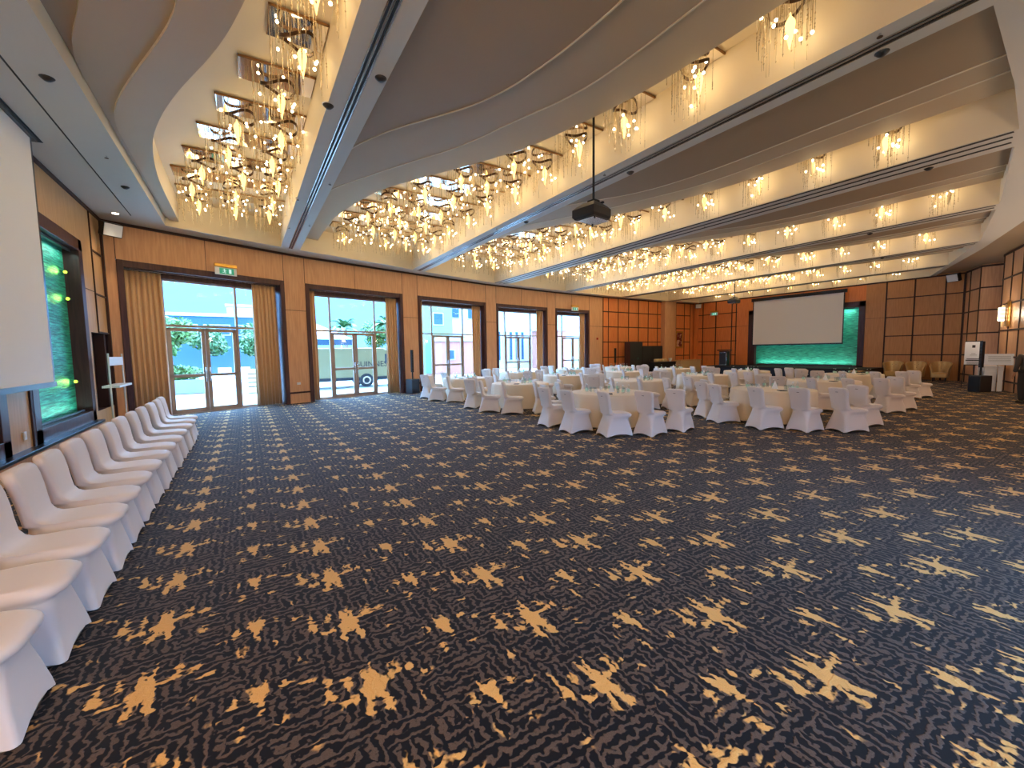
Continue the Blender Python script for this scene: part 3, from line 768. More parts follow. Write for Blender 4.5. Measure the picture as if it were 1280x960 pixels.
# accent lamps in the teal frame
for z in (3.62, 3.05, 1.25):
    T = thing('accent_lamp', 'small green accent lamp beside the left teal stone, %s' % {3.62: 'topmost of three', 3.05: 'middle of three', 1.25: 'lowest of three'}[z], 'lamp', (XL-.16, 12.95, z), 0, 'green accent lamps on the left teal stone')
    MB().lathe([(.03, 0), (.035, .05), (.035, .09)], 10).build('housing', 'black', T, True).rotation_euler = (PI/2, 0, 0)
    MB().sphere((0, -.1, 0), .034, 10, 6).build('lens', 'green_led', T, True)
    ld = bpy.data.lights.new('accent_spot', 'SPOT'); ld.energy = 5; ld.color = (.4, 1, .12); ld.spot_size = 1.1; ld.spot_blend = .9; ld.shadow_soft_size = .02
    lo = bpy.data.objects.new('lamp', ld); C.objects.link(lo); lo.parent = T; lo.location = (.02, -.14, 0); lo.rotation_euler = (-PI/2-.0, 0, -.5)

# slim light bars that wash the teal stone
def light_bar(c, d, rot, watt, label):
    T = thing('light_bar', label, 'lamp', c, 0, 'light bars washing the teal stone')
    MB().box((0, 0, 0), d).build('housing', 'black', T)
    ld = bpy.data.lights.new('bar_lamp', 'AREA'); ld.shape = 'RECTANGLE'; ld.shape = 'SQUARE'; ld.size = .05; ld.shape = 'RECTANGLE'; ld.size_y = max(d)-.1; ld.energy = watt; ld.color = (.72, 1, .88)
    lo = bpy.data.objects.new('lamp', ld); C.objects.link(lo); lo.parent = T; lo.rotation_euler = rot[0]; lo.location = rot[1]
up = lambda sx: Matrix(((0, .06*sx, .998*sx), (1, 0, 0), (0, .998*sx*sx, -.06))).to_euler()
def bar_rot(n, along): return Vector(n).to_track_quat('-Z', 'X').to_euler()
light_bar((30.14, 12.5, .68), (.05, 5.4, .04), (bar_rot((.12, 0, 1), 0), (0, 0, .04)), 16, 'slim light bar at the foot of the stage teal stone')
light_bar((30.14, 12.5, 4.04), (.05, 5.4, .04), (bar_rot((.12, 0, -1), 0), (0, 0, -.04)), 30, 'slim light bar at the head of the stage teal stone')
light_bar((XL-.10, 11.7, .60), (.05, 2.5, .04), (bar_rot((-.12, 0, 1), 0), (0, 0, .04)), 4, 'added light bar brightening the left teal stone from its foot')  # left pair is added just to brighten the stone
light_bar((XL-.10, 11.7, 4.1), (.05, 2.5, .04), (bar_rot((-.12, 0, -1), 0), (0, 0, -.04)), 6, 'added light bar brightening the left teal stone from its head')

# exit signs
def exit_sign(loc, rz, label):
    T = thing('exit_sign', label, 'sign', loc, rz, 'green exit signs')
    MB().box((0, 0, .16), (.62, .09, .10)).build('housing', 'brass', T, bevel=.008)
    MB().box((0, 0, -.01), (.60, .02, .23)).build('panel', 'white', T)
    MB().box((.02, -.012, -.01), (.40, .012, .18)).build('green_field', 'exit_green', T)
    p = MB()
    p.sphere((-.05, -.02, .045), .016, 8, 5).box((-.045, -.02, .0), (.03, .006, .065), 0).box((-.075, -.02, -.05), (.055, .006, .016)).box((-.02, -.02, -.055), (.016, .006, .06)).box((-.075, -.02, .015), (.05, .006, .014)).box((-.01, -.02, .012), (.04, .006, .014))
    p.box((.11, -.02, -.005), (.07, .006, .13)).build('pictogram', 'exit_white', T)
    return T
a, d, L, rz = frame_of(0)
p = a+d*2.55; exit_sign((p.x+.05, p.y-.16, 4.42), rz, 'green running man exit sign above the first glazed door')
a, d, L, rz = frame_of(4)
p = a+d*1.55; exit_sign((p.x, p.y-.14, 4.4), rz, 'green running man exit sign above the fifth glazed door')
exit_sign((29.9, 18.33, 4.4), -PI/2, 'green running man exit sign on the stage end wall')

# ------------------------------------------------------------------ white rack by the niche
T = thing('folding_rack', 'white folding rack with two panels standing in the left corner', 'rack', (-2.62, 13.45, 0), 0)
for y in (-.62, .62):
    MB().tube([(0, y, 0), (0, y, 1.86)], .018, 8).build('post', 'white', T, True)
    MB().box((0, y, .015), (.4, .05, .03)).build('foot', 'white', T)
MB().box((0, 0, 1.68), (.03, 1.22, .2)).build('panel', 'white', T); MB().box((0, 0, 1.1), (.3, 1.22, .05)).build('shelf', 'white', T)
tag(MB().box((XL+.012, 9.62, .55), (.02, .09, .13)).box((XL+.02, 9.62, .55), (.01, .05, .07)).build('wall_socket', 'white', bevel=.004), 'white wall socket on the wood pier below the left screen', 'socket')
a = Vector(WIN[0][1]); b = Vector(WIN[1][0])
m_ = a.lerp(b, .45); tag(MB().box((0, 0, 0), (.13, .02, .085)).box((0, -.008, 0), (.07, .015, .04)).build('wall_socket', 'white', None, loc=(m_.x, m_.y-.02, .72), rz=math.atan2(b.y-a.y, b.x-a.x)), 'white wall socket on the pier between first and second glazed doors', 'socket')
tag(MB().box((0, 0, 0), (.12, .05, .12)).build('fire_alarm', 'red', None, loc=(19.75, 20.26, 2.55), bevel=.01), 'small red fire alarm button on the pier right of the fifth door', 'alarm')

# ------------------------------------------------------------------ column loudspeakers on bass boxes
def column_pa(x, y, rz, label, box=True):
    T = thing('column_speaker', label, 'speaker', (x, y, 0), rz, 'black column loudspeakers')
    MB().box((0, 0, .32), (.42, .46, .62)).build('bass_box', 'charcoal', T, bevel=.02)
    MB().box((0, -.235, .32), (.36, .012, .54)).build('grille', 'black', T)
    MB().lathe([(.03, .62), (.03, .95)], 10).build('pole', 'black', T, True)
    c = MB().box((0, 0, 1.42), (.1, .11, .98)).build('column', 'black', T, bevel=.012)
    for k in range(8): MB().lathe([(.035, 0), (.03, .008)], 10).build('driver', 'charcoal', c, True, (0, -.056, 1.0+.12*k)).rotation_euler = (PI/2, 0, 0)
    return T
column_pa(6.15, 17.75, .3, 'black column loudspeaker on a box between second and third doors')
column_pa(20.9, 19.75, .0, 'black column loudspeaker beside the far russet panels')
column_pa(23.3, 3.62, -2.1, 'black column loudspeaker on a box at the right end wall')

# ------------------------------------------------------------------ far wall furniture
def cabinet(x0, x1, y, h, label, n):
    T = thing('dark_cabinet', label, 'cabinet', ((x0+x1)/2, y, 0)); w_ = x1-x0
    MB().box((0, 0, h/2), (w_, .5, h)).build('carcass', 'dark_wood', T, bevel=.01)
    for k in range(n):
        dr = MB().box((-w_/2+w_*(k+.5)/n, -.262, h/2), (w_/n-.03, .022, h-.1)).build('door', 'charcoal', T)
        MB().box((-w_/2+w_*(k+.5)/n+.15, -.285, h*.5), (.02, .02, .16)).build('handle', 'chrome', dr)
cabinet(22.05, 23.3, 19.75, 2.35, 'tall black cabinet against the russet panels', 1)
cabinet(23.32, 25.45, 19.75, 2.05, 'wide black cabinet right of the tall one', 2)
T = thing('low_counter', 'beige low counter in the far corner below the framed picture', 'counter', (28.4, 19.45, 0))
MB().box((0, 0, .47), (2.5, .5, .94)).build('front', 'sand', T, bevel=.01); MB().box((0, -.02, .96), (2.56, .58, .05)).build('counter_top', 'wood_gold', T, bevel=.008)
T = thing('side_table', 'black covered side table in front of the wide cabinet', 'table', (24.9, 19.05, 0))
MB().box((0, 0, .44), (2.3, .55, .88)).build('cover', 'blackm', T, bevel=.02); MB().box((0, 0, .9), (2.34, .6, .04)).build('tabletop', 'black', T)
for x, lb in ((24.35, 'left'), (25.0, 'right')):
    tag(MB().loft([rr(-.26*s, .26*s, z, z, .16*s, .16*s, .1*s) for z, s in ((0, .9), (.05, 1), (.16, 1), (.2, .85))]).build('cushion', 'sand', None, 60, (x, 19.05, .92), 0), '%s of two beige rounded cushions on the black side table' % lb, 'cushion')
tag(MB().lathe([(.06, 0), (.12, .14), (.13, .24), (.11, .24), (.1, .15)], 14).build('bowl', 'white', None, True, (25.75, 19.05, .92)), 'white bowl at the right end of the black side table', 'bowl')
T = thing('framed_picture', 'framed red and brown picture on the far russet wall', 'picture', (28.35, 20.2, 2.52), -.08)
f = MB()
for x in (-.36, .36): f.box((x, 0, 0), (.12, .05, 1.3))
for z in (-.59, .59): f.box((0, 0, z), (.6, .05, .12))
f.build('frame', 'brass', T, bevel=.01)
pm = bpy.data.materials.new('abstract_print'); t = NT(pm); tc = t.n('ShaderNodeTexCoord'); nz = t.n('ShaderNodeTexNoise'); nz.inputs['Scale'].default_value = 3.2
t.l(tc.outputs['Object'], nz.inputs['Vector'])
t.bsdf(**{'Base Color': t.mix(t.smooth(nz.outputs['Fac'], .5, .6), lin(110, 28, 22), lin(206, 170, 140)), 'Roughness': .5})
MB().box((0, .01, 0), (.62, .02, 1.08)).build('print', pm, T)
# stage and lectern
T = thing('stage', 'low black stage platform along the far wall below the screen', 'stage', (28.45, 12.85, 0))
MB().box((0, 0, .56), (3.0, 9.1, .08)).build('deck', 'blackm', T); MB().box((.04, 0, .26), (2.9, 9.0, .52)).build('skirt', 'black', T)
T = thing('lectern', 'black lectern with a pale edged front panel on the stage', 'lectern', (28.2, 16.45, .6), 0)
MB().box((0, 0, .5), (.4, .56, 1.0)).build('body', 'charcoal', T, bevel=.01)
f = MB()
for y in (-.25, .25): f.box((-.21, y, .48), (.02, .03, .86))
for z in (.06, .9): f.box((-.21, 0, z), (.02, .5, .03))
f.build('front_trim', 'alu', T); MB().box((-.02, 0, 1.07), (.5, .8, .07), 0).build('desk_top', 'black', T, bevel=.01)
MB().tube([(.1, .3, 1.1), (.08, .3, 1.3), (-.05, .25, 1.42)], .008, 6).build('microphone', 'black', T, True)

# armchairs by the end wall
def tub(loc, rz, label, s=.88):
    T = thing('tub_armchair', label, 'armchair', loc, rz, 'gold tufted armchairs by the end wall'); T.scale = (.8, .72, .95)
    rings = []
    pr = [(.0, .5), (.02, .44), (.1, .40)]
    sh = MB(); n = 22
    outer = []; inner = []
    for k in range(n+1):
        th = math.radians(-125+250*k/n+180); h = .74+.30*math.cos((k/n-.5)*PI)**.6 if 0 < k < n else .74
        fl_ = 1+.10
        outer.append([(math.cos(th)*.44, math.sin(th)*.46, .22), (math.cos(th)*.46, math.sin(th)*.5, .55), (math.cos(th)*.54, math.sin(th)*.58, h)])
        inner.append([(math.cos(th)*.34, math.sin(th)*.36, .22), (math.cos(th)*.35, math.sin(th)*.38, .55), (math.cos(th)*.46, math.sin(th)*.5, h)])
    rings = [[o[0], o[1], o[2], i_[2], i_[1], i_[0]] for o, i_ in zip(outer, inner)]
    bk = sh.loft(rings).build('back', 'leather', T, 60)
    for y, z in ((-.18, .68), (0, .68), (.18, .68), (-.1, .85), (.1, .85)): MB().sphere((-.375-.1*(z-.68), y, z), .016, 8, 4).build('button', 'bronze', bk, True)
    MB().loft([rr(-.36*s, .46*s, z, z, .42*s, .42*s, .12*s) for z, s in ((.2, .98), (.24, 1), (.42, 1), (.46, .94))]).build('seat', 'leather', T, 60)
    for x, y in ((-.28, .28), (-.28, -.28), (.34, .3), (.34, -.3)): MB().lathe([(.025, 0), (.035, .21)], 8, (x, y, 0)).build('leg', 'black', T)
    return T
for (y, lb) in ((7.68, 'left'), (6.78, 'middle'), (5.88, 'right')):
    tub((29.1, y, 0), PI+.12, 'gold tufted tub armchair at the end wall, %s of the three' % lb)
T = thing('occasional_table', 'small low wood table between the round tables and the left armchair', 'table', (26.2, 8.3, 0)); MB().lathe([(.3, .5), (.32, .52), (.32, .55), (.3, .56)], 20).build('tabletop', 'wood_gold', T, True); MB().lathe([(.2, 0), (.04, .03), (.035, .5)], 12).build('pedestal', 'bronze', T, True)

# right end: poster easel, white desk, sheet sign
T = thing('poster_easel', 'white printed poster on an easel left of the column loudspeaker', 'poster', (25.5, 4.2, 0), -1.5)
MB().box((0, 0, 1.44), (.5, .02, .96)).build('poster', 'napkin', T)
k_ = MB()
k_.lathe([(.07, -.012), (.07, -.014)], 16, (0, 0, 0))
MB().box((0, -.012, 1.93), (.5, .02, .03)).box((0, -.012, .95), (.5, .02, .03)).build('clip_rail', 'charcoal', T)
pr = MB().box((0, -.014, 1.2), (.36, .006, .03)).box((0, -.014, 1.14), (.42, .006, .045)).box((0, -.014, 1.36), (.2, .006, .012)).box((0, -.014, 1.42), (.12, .006, .012))
for q in range(5): pr.box((0, -.014, 1.07-.025*q), (.34, .006, .006))
pr.box((0, -.014, 1.72), (.09, .006, .11)).build('printing', 'ink', T)
for x in (-.2, .2): MB().tube([(x, .02, 1.9), (x*1.5, .1, 0)], .012, 6).build('leg', 'charcoal', T)
MB().tube([(0, .02, 1.8), (0, .5, 0)], .012, 6).build('leg', 'charcoal', T)
T = thing('desk', 'white desk behind the column loudspeaker at the right end', 'desk', (24.65, 3.58, 0), .35)
MB().box((0, 0, .86), (.95, .5, .2)).build('desk_top', 'white', T, bevel=.01); MB().box((-.40, 0, .38), (.16, .48, .76)).build('side_panel', 'white', T, bevel=.01); MB().box((.42, 0, .38), (.05, .48, .76)).build('side_panel', 'white', T)
T = thing('sheet_sign', 'white printed sheet sign on a stand above the white desk', 'sign', (23.95, 3.3, 0), -1.4)
MB().box((0, 0, 1.22), (.82, .025, .42)).build('sheet', 'napkin', T)
pr = MB()
for q in range(5): pr.box((.03, -.015, 1.34-.05*q), (.56, .006, .008))
pr.build('printing', 'ink', T)
MB().tube([(0, .03, .0), (0, .03, 1.05)], .016, 8).build('post', 'chrome', T); MB().lathe([(.16, 0), (.16, .015), (.03, .03)], 16, (0, .03, 0)).build('foot', 'chrome', T)
# sconces on the near wall: one in view, the rest added as fill light
def sconce(p, rz, label, SCE=30):
    T = thing('wall_sconce', label, 'sconce', (p[0], p[1], 2.95), rz, 'banded wall sconces on the near wall')
    MB().box((0, .03, 0), (.36, .03, .95)).build('back_plate', 'brass', T)
    MB().lathe([(.10, -.26), (.115, -.24), (.115, .24), (.10, .26)], 16, (0, .19, 0)).build('glass_tube', 'sconce', T, True)
    for z in (-.15, 0, .15): MB().lathe([(.125, z-.02), (.135, z), (.125, z+.02)], 16, (0, .19, 0), False, False).build('band', 'brass', T, True)
    for x in (-.2, .2): MB().box((x, .15, -.05), (.05, .05, .85)).build('crystal_bar', 'strand', T)
    ld = bpy.data.lights.new('sconce_lamp', 'POINT'); ld.energy = SCE; ld.color = (1, .86, .68); ld.shadow_soft_size = .15
    lo = bpy.data.objects.new('lamp', ld); C.objects.link(lo); lo.parent = T; lo.location = (0, .5, .0)
a = Vector(NEAR[4]); b = Vector(NEAR[3]); d = (b-a).normalized()
p = a+d*((b-a).length-1.15); sconce(p, math.atan2(d.y, d.x), 'glowing banded wall sconce at the right edge above the man')
for a, b, ts in ((NEAR[5], NEAR[4], (.3, .8)), (NEAR[6], NEAR[5], (.2, .7)), (NEAR[8], NEAR[7], (.35, .85))):
    a = Vector(a); b = Vector(b); d = (b-a).normalized()
    for t_ in ts:
        p = a.lerp(b, t_); sconce(p, math.atan2(d.y, d.x), 'added banded sconce, out of view on the near wall, for fill light', 45 if p.x > 2 else 190)

# ceiling fittings: sprinklers, detectors, downlights
def fitting(kind, x, y, z, label):
    z += .012
    if kind == 'sprinkler':
        T = thing('sprinkler', label, 'sprinkler', (x, y, z), 0, 'sprinkler heads under the ceiling')
        MB().lathe([(.045, 0), (.045, -.008), (.012, -.012), (.012, -.05)], 12).build('body', 'chrome', T, True); MB().lathe([(.03, -.05), (.03, -.055)], 10).build('deflector', 'bronze', T)
    elif kind == 'detector':
        T = thing('smoke_detector', label, 'detector', (x, y, z), 0, 'smoke detectors under the beams')
        MB().lathe([(.075, 0), (.075, -.015), (.05, -.04), (.03, -.055)], 16).build('body', 'brass' if z < ZC-.1 else 'charcoal', T, True); MB().lathe([(.085, 0), (.085, -.01)], 16).build('base', 'white', T, True)
    else:
        T = thing('downlight', label, 'downlight', (x, y, z), 0, 'recessed downlights')
        MB().lathe([(.10, 0), (.10, -.01), (.075, -.012)], 18, cap1=False).build('trim_ring', 'white', T, True); MB().lathe([(.07, -.004), (.06, -.02)], 16).build('lens', 'down', T, True)
        ld = bpy.data.lights.new('down_spot', 'SPOT'); ld.energy = 60; ld.color = (1, .8, .55); ld.spot_size = 1.4; ld.spot_blend = .6; ld.shadow_soft_size = .05
        lo = bpy.data.objects.new('lamp', ld); C.objects.link(lo); lo.parent = T; lo.location = (0, 0, -.03)
fitting('downlight', -2.55, 14.3, ZC, 'lit downlight in the left corner soffit above the speaker')
fitting('downlight', 29.1, 4.55, ZC+.07, 'lit downlight above the recess at the right end')
fitting('detector', -1.95, 7.9, ZC, 'round detector on the left soffit nearest the camera')
fitting('sprinkler', -1.9, 10.35, ZC, 'sprinkler on the left soffit, middle of three fittings')
fitting('detector', -1.95, 12.0, ZC, 'round detector on the left soffit nearest the windows')
for k, (x, y) in enumerate(((1.2, 6.7), (1.2, 10.9), (1.22, 13.4))): fitting('detector' if k == 0 else 'sprinkler', x, y, ZC, '%s on the left edge of the first beam, %s from the camera' % ('detector' if k == 0 else 'sprinkler', ORD[k]))
for k, (x, y) in enumerate(((1.68, 5.7), (1.68, 9.6), (1.68, 12.9))): fitting('detector' if k == 0 else 'sprinkler', x, y, ZC, '%s on the right edge of the first beam, %s from the camera' % ('detector' if k == 0 else 'sprinkler', ORD[k]))
for k, (x, y) in enumerate(((6.33, 1.95), (6.33, 6.3), (6.33, 10.6), (6.33, 13.6))): fitting('sprinkler', x, y, ZC, 'sprinkler on the left edge of the second beam, %s from the camera' % ORD[k])
for k, (x, y) in enumerate(((6.75, 2.05), (6.75, 6.0), (6.75, 9.7))): fitting('detector', x, y, ZC, 'detector on the right edge of the second beam, %s from the camera' % ORD[k])
for k, (x, y) in enumerate(((11.5, 3.6), (11.5, 7.4))): fitting('sprinkler', x, y, ZC, 'sprinkler on the third beam, %s from the camera' % ORD[k])
for k, (x, y) in enumerate(((11.85, 2.75), (16.9, 5.2), (21.9, 6.3))): fitting('detector', x, y, ZC, 'detector under the %s beam' % ORD[k+2])

# ------------------------------------------------------------------ man at the right edge
def skin_obj(name, verts, edges, radii, mat, parent, root=0, sub=2):
    me = bpy.data.meshes.new(name); me.from_pydata(verts, edges, []); o = bpy.data.objects.new(name, me); C.objects.link(o); o.parent = parent
    sk = o.modifiers.new('skin', 'SKIN'); sk.use_smooth_shade = True
    for i_, r in enumerate(radii):
        me.skin_vertices[0].data[i_].radius = r if isinstance(r, tuple) else (r, r)
    me.skin_vertices[0].data[root].use_root = True
    sb = o.modifiers.new('sub', 'SUBSURF'); sb.levels = sub; sb.render_levels = sub
    me.materials.append(M[mat]); return o
P = thing('person', 'man in charcoal jacket and black trousers standing at the right edge', 'person', (19.75, 2.12, 0), 2.2)
V = [(0, 0, .98), (0, 0, 1.15), (0, .01, 1.32), (0, .01, 1.43), (0, 0, 1.50), (0, -.02, 1.60), (0, -.03, 1.68), (0, -.02, 1.75),
     (.19, .01, 1.42), (.25, .03, 1.16), (.26, -.04, .93), (.26, -.06, .86),
     (-.19, .01, 1.42), (-.25, .03, 1.16), (-.26, -.04, .93), (-.26, -.06, .86),
     (.1, 0, .93), (.11, -.02, .52), (.11, .03, .1), (-.1, 0, .93), (-.11, .02, .52), (-.11, .08, .1),
     (.27, -.09, .79), (-.27, -.09, .79), (.11, -.10, .04), (-.11, -.05, .04)]
E_ = [(0, 1), (1, 2), (2, 3), (3, 4), (4, 5), (5, 6), (6, 7), (3, 8), (8, 9), (9, 10), (10, 11), (3, 12), (12, 13), (13, 14), (14, 15), (0, 16), (16, 17), (17, 18), (0, 19), (19, 20), (20, 21), (11, 22), (15, 23), (18, 24), (21, 25)]
Rr = [(.14, .10), (.14, .10), (.16, .11), (.10, .08), .055, (.07, .08), (.078, .095), (.05, .06), .055, .043, .032, (.02, .035), .055, .043, .032, (.02, .035), .085, .06, .04, .085, .06, .04, (.018, .034), (.018, .034), (.04, .035), (.04, .035)]
body = skin_obj('body', V, E_, Rr, 'skin', P)
# jacket, trousers, shoes, hair over the body
jv = [V[0], V[1], V[2], (0, .01, 1.45), V[8], V[9], V[10], V[12], V[13], V[14], (0, 0, .82)]
skin_obj('jacket', jv, [(10, 0), (0, 1), (1, 2), (2, 3), (2, 4), (4, 5), (5, 6), (2, 7), (7, 8), (8, 9)], [(.18, .125), (.165, .12), (.18, .125), (.085, .08), .075, .062, .05, .075, .062, .05, (.185, .13)], 'jacket', P)
skin_obj('trousers', [V[0], V[16], V[17], (.11, .03, .06), V[19], V[20], (-.11, .08, .06)], [(0, 1), (1, 2), (2, 3), (0, 4), (4, 5), (5, 6)], [(.15, .11), .105, .085, .072, .105, .085, .072], 'trousers', P)
for sx, dy in ((.11, 0), (-.11, .05)):
    MB().loft([rr(-.1*s+dy-.0, .19*s+dy, z, z, .045*s, .05*s, .035*s) for z, s in ((0, 1), (.04, 1.), (.075, .8), (.1, .5))]).build('shoe', 'black', P, 60, (sx, .04, 0), -PI/2)
MB().loft([[(r*math.cos(2*PI*k/14)*1., -.015+r*1.18*math.sin(2*PI*k/14), z) for k in range(14)] for r, z in ((.085, 1.66), (.095, 1.70), (.095, 1.76), (.075, 1.81), (.03, 1.835))], False, True).build('hair', 'hair', P, True, (0, .025, 0))
for sx in (.27, -.27):                                    # fingers and thumb grown from the hand
    for q, (dx, ln) in enumerate(((-.028, .075), (-.010, .085), (.009, .08), (.027, .062))):
        pass
fv = []; fe = []; fr = []
for sx in (1, -1):
    for q, (dy, ln) in enumerate(((-.03, .07), (-.011, .08), (.009, .075), (.027, .06))):
        o_ = len(fv); x = sx*.27; y0_ = -.085+dy
        fv += [(x, y0_, .80), (x-sx*.004, y0_-.004, .765), (x-sx*.014, y0_-.012, .765-ln*.4), (x-sx*.03, y0_-.012, .765-ln*.75)]
        fe += [(o_, o_+1), (o_+1, o_+2), (o_+2, o_+3)]; fr += [.010, .0095, .0085, .007]
    o_ = len(fv); x = sx*.262
    fv += [(x, -.10, .83), (x-sx*.012, -.135, .80), (x-sx*.02, -.145, .77)]; fe += [(o_, o_+1), (o_+1, o_+2)]; fr += [.012, .011, .008]
fo = skin_obj('fingers', fv, fe, fr, 'skin', P, 0, 1)
for k in range(0, len(fv)):
    fo.data.skin_vertices[0].data[k].use_root = (k in (0,))

# ------------------------------------------------------------------ outside the glazed doors
M['terrace'] = plain('pale_paving', lin(168, 172, 170), .8, noise=.06, nscale=1.2)
M['lawn'] = plain('lawn', lin(62, 74, 48), .9, noise=.2, nscale=2)  # for the added near ground, kept dark to cut daylight bounce
M['render'] = plain('white_render', lin(158, 166, 168), .8, noise=.03, nscale=.5)
M['blue_glass'] = plain('blue_glazing', lin(44, 66, 84), .15)
M['brick'] = plain('pink_brick', lin(150, 92, 80), .8, noise=.1, nscale=4)
M['leaf'] = plain('leaves', lin(70, 98, 36), .6, noise=.35, nscale=3)
M['leaf2'] = plain('palm_leaves', lin(62, 96, 52), .5, noise=.3, nscale=3)
M['trunk'] = plain('bark', lin(110, 90, 70), .8)
M['van'] = plain('cream_van_paint', lin(150, 140, 104), .35)
M['tyre'] = plain('tyre', lin(40, 44, 52), .7)
M['stone'] = plain('grey_planter', lin(120, 116, 130), .7)
M['teal_ply'] = plain('green_wall_paint', lin(96, 130, 112), .7)
g = MB().quad((-60, 15.2, -.02), (-60, 120, -.02), (120, 120, -.02), (120, 20.0, -.02), (19, 20.4, -.02), (10.9, 19.6, -.02), (6, 18.5, -.02), (1.3, 17.2, -.02), (-2.8, 15.4, -.02))
struct(g.build('terrace_ground', 'terrace'), 'pale paved terrace outside the glazed doors')
struct(MB().quad((-60, -60, -.03), (60, -60, -.03), (60, 3, -.03), (22, 2.4, -.03), (16, .7, -.03), (8, -1.1, -.03), (0, -2., -.03), (-60, -2.1, -.03)).build('lawn_ground_added', 'lawn'), 'unseen dark lawn added on the near side to dull bounced daylight')
struct(MB().box((4.3, -5.4, 3.95), (12, 7.4, .2)).build('roof_sky_block', 'render'))  # unseen slab added to keep high sky light out of the near glazing
ov = MB()                                                    # roof overhang outside the doors
for a, b in zip(WALL[:11], WALL[1:12]):
    ov.quad((a[0], a[1]+.6, 4.55), (b[0], b[1]+.6, 4.55), (b[0]+.3, b[1]+2.2, 4.55), (a[0]+.3, a[1]+2.2, 4.55))
    ov.quad((a[0], a[1]+.02, ZC+.3), (b[0], b[1]+.02, ZC+.3), (b[0]+.3, b[1]+2.2, ZC+.3), (a[0]+.3, a[1]+2.2, ZC+.3))
    ov.quad((a[0]+.3, a[1]+2.2, 4.55), (b[0]+.3, b[1]+2.2, 4.55), (b[0]+.3, b[1]+2.2, ZC+.3), (a[0]+.3, a[1]+2.2, ZC+.3))
    ov.quad((a[0], a[1]+.02, 4.42), (b[0], b[1]+.02, 4.42), (b[0], b[1]+.6, 4.55), (a[0], a[1]+.6, 4.55))
struct(ov.build('roof_overhang', 'render'))
def building(name, label, cat, x0, x1, y, dep, h, mat, wins, wmat='blue_glass'):
    T = thing(name, label, cat, ((x0+x1)/2, y, 0)); w_ = x1-x0
    MB().box((0, dep/2, h/2), (w_, dep, h)).build('wall', mat, T); MB().box((0, dep/2, h+.15), (w_+.3, dep+.3, .3)).build('roof', 'render', T)
    for wx, wz, ww, wh in wins:
        f = MB().box((wx-w_/2, -.02, wz), (ww+.16, .08, wh+.16)).build('window', 'render', T); MB().box((wx-w_/2, -.07, wz), (ww, .03, wh)).build('pane', wmat, f)
    return T
building('hotel_block', 'low blue glazed building across the garden beyond the first door', 'building', -12, 1.5, 50, 8, 5.6, 'blue_glass', [(2+2.6*k, 4.3, 2.0, .9) for k in range(5)])
building('hotel_block', 'pale stepped tower block behind the low blue building', 'building', -1.6, 6, 60, 8, 7.6, 'render', [(1.2+2*k, 6, 1.2, 1) for k in range(3)])
building('annex', 'green painted annex seen at the left of the third door', 'building', 12.6, 15.1, 33, 5, 6.4, 'teal_ply', [(1.5, 2.0, .9, 1.2), (1.2, 4.6, .8, .9)])
building('townhouse', 'white townhouse with tall windows seen through the third door', 'building', 15.3, 21, 36, 6, 7.2, 'render', [(1.3, 5.6, 1.1, 1.1), (1.9, 2.4, 1.1, 1.7), (3.4, 2.4, .7, 1.6), (3.2, 5.6, .8, 1.2), (4.6, 5.6, .8, 1.2)])
building('brick_wall_house', 'pink brick house low in the third door view', 'building', 13.2, 16.5, 31, 2, 2.7, 'brick', [(.8, 1.6, .5, .7)])
building('townhouse', 'white block with tall narrow windows seen through the fourth door', 'building', 22, 27.2, 38, 6, 9, 'render', [(.7+.75*k, 2.4, .32, 3.0) for k in range(5)])
building('brick_wall_house', 'pink brick house at the right of the fourth door view', 'building', 25.6, 28.6, 34, 2, 3.9, 'brick', [(1.4, 2.2, .6, 1.2)])
building('townhouse', 'white block with sloping canopy seen through the fifth door', 'building', 29.2, 38, 41, 6, 8, 'render', [(1.6, 2.6, 1.1, 2.4), (4, 2.6, 1.2, 2.4), (2.2, 5.8, 1.6, 1)])
def leafy(mb, c, r, n, rnd_, s=.14):
    for _ in range(n):
        v = Vector((rnd_.gauss(0, 1), rnd_.gauss(0, 1), rnd_.gauss(0, 1))).normalized()*(rnd_.random()**.4)
        p = Vector(c)+Vector((v.x*r[0], v.y*r[1], v.z*r[2]))
        a_ = Vector((rnd_.uniform(-1, 1), rnd_.uniform(-1, 1), rnd_.uniform(-1, 1))).normalized()*s; b_ = a_.orthogonal().normalized()*s*.5
        mb.quad(p-a_, p+b_, p+a_, p-b_)
def tree(loc, h, r, label, seed, mat='leaf'):
    rnd_ = random.Random(seed); T = thing('tree', label, 'tree', loc)
    MB().tube([(0, 0, 0), (.05, 0, h*.5), (0, .05, h*.75)], [.12, .09, .05], 8).build('trunk', 'trunk', T, True)
    mb = MB()
    for _ in range(5): leafy(mb, (rnd_.uniform(-.5, .5)*r, rnd_.uniform(-.5, .5)*r, h-r*.6+rnd_.uniform(-.5, .5)*r), (r*.7, r*.7, r*.6), 500, rnd_)
    o = mb.build('crown', mat, T); o['kind'] = 'stuff'
tree((-3.6, 28, 0), 3.3, 1.3, 'bright green tree behind the left leaf of the first door', 1)
tree((-2.0, 31.5, 0), 3.4, 1.0, 'dark green tree in the middle of the first door view', 2, 'leaf2')
tree((.9, 33.5, 0), 3.5, 1.1, 'rounded tree at the right leaf of the first door', 4, 'leaf2')
tree((-6.2, 27, 0), 3.4, 1.5, 'green tree beyond the left curtain of the first door', 5)
tree((10.2, 38, 0), 4.2, 1.3, 'green tree behind the parked car through the second door', 6)
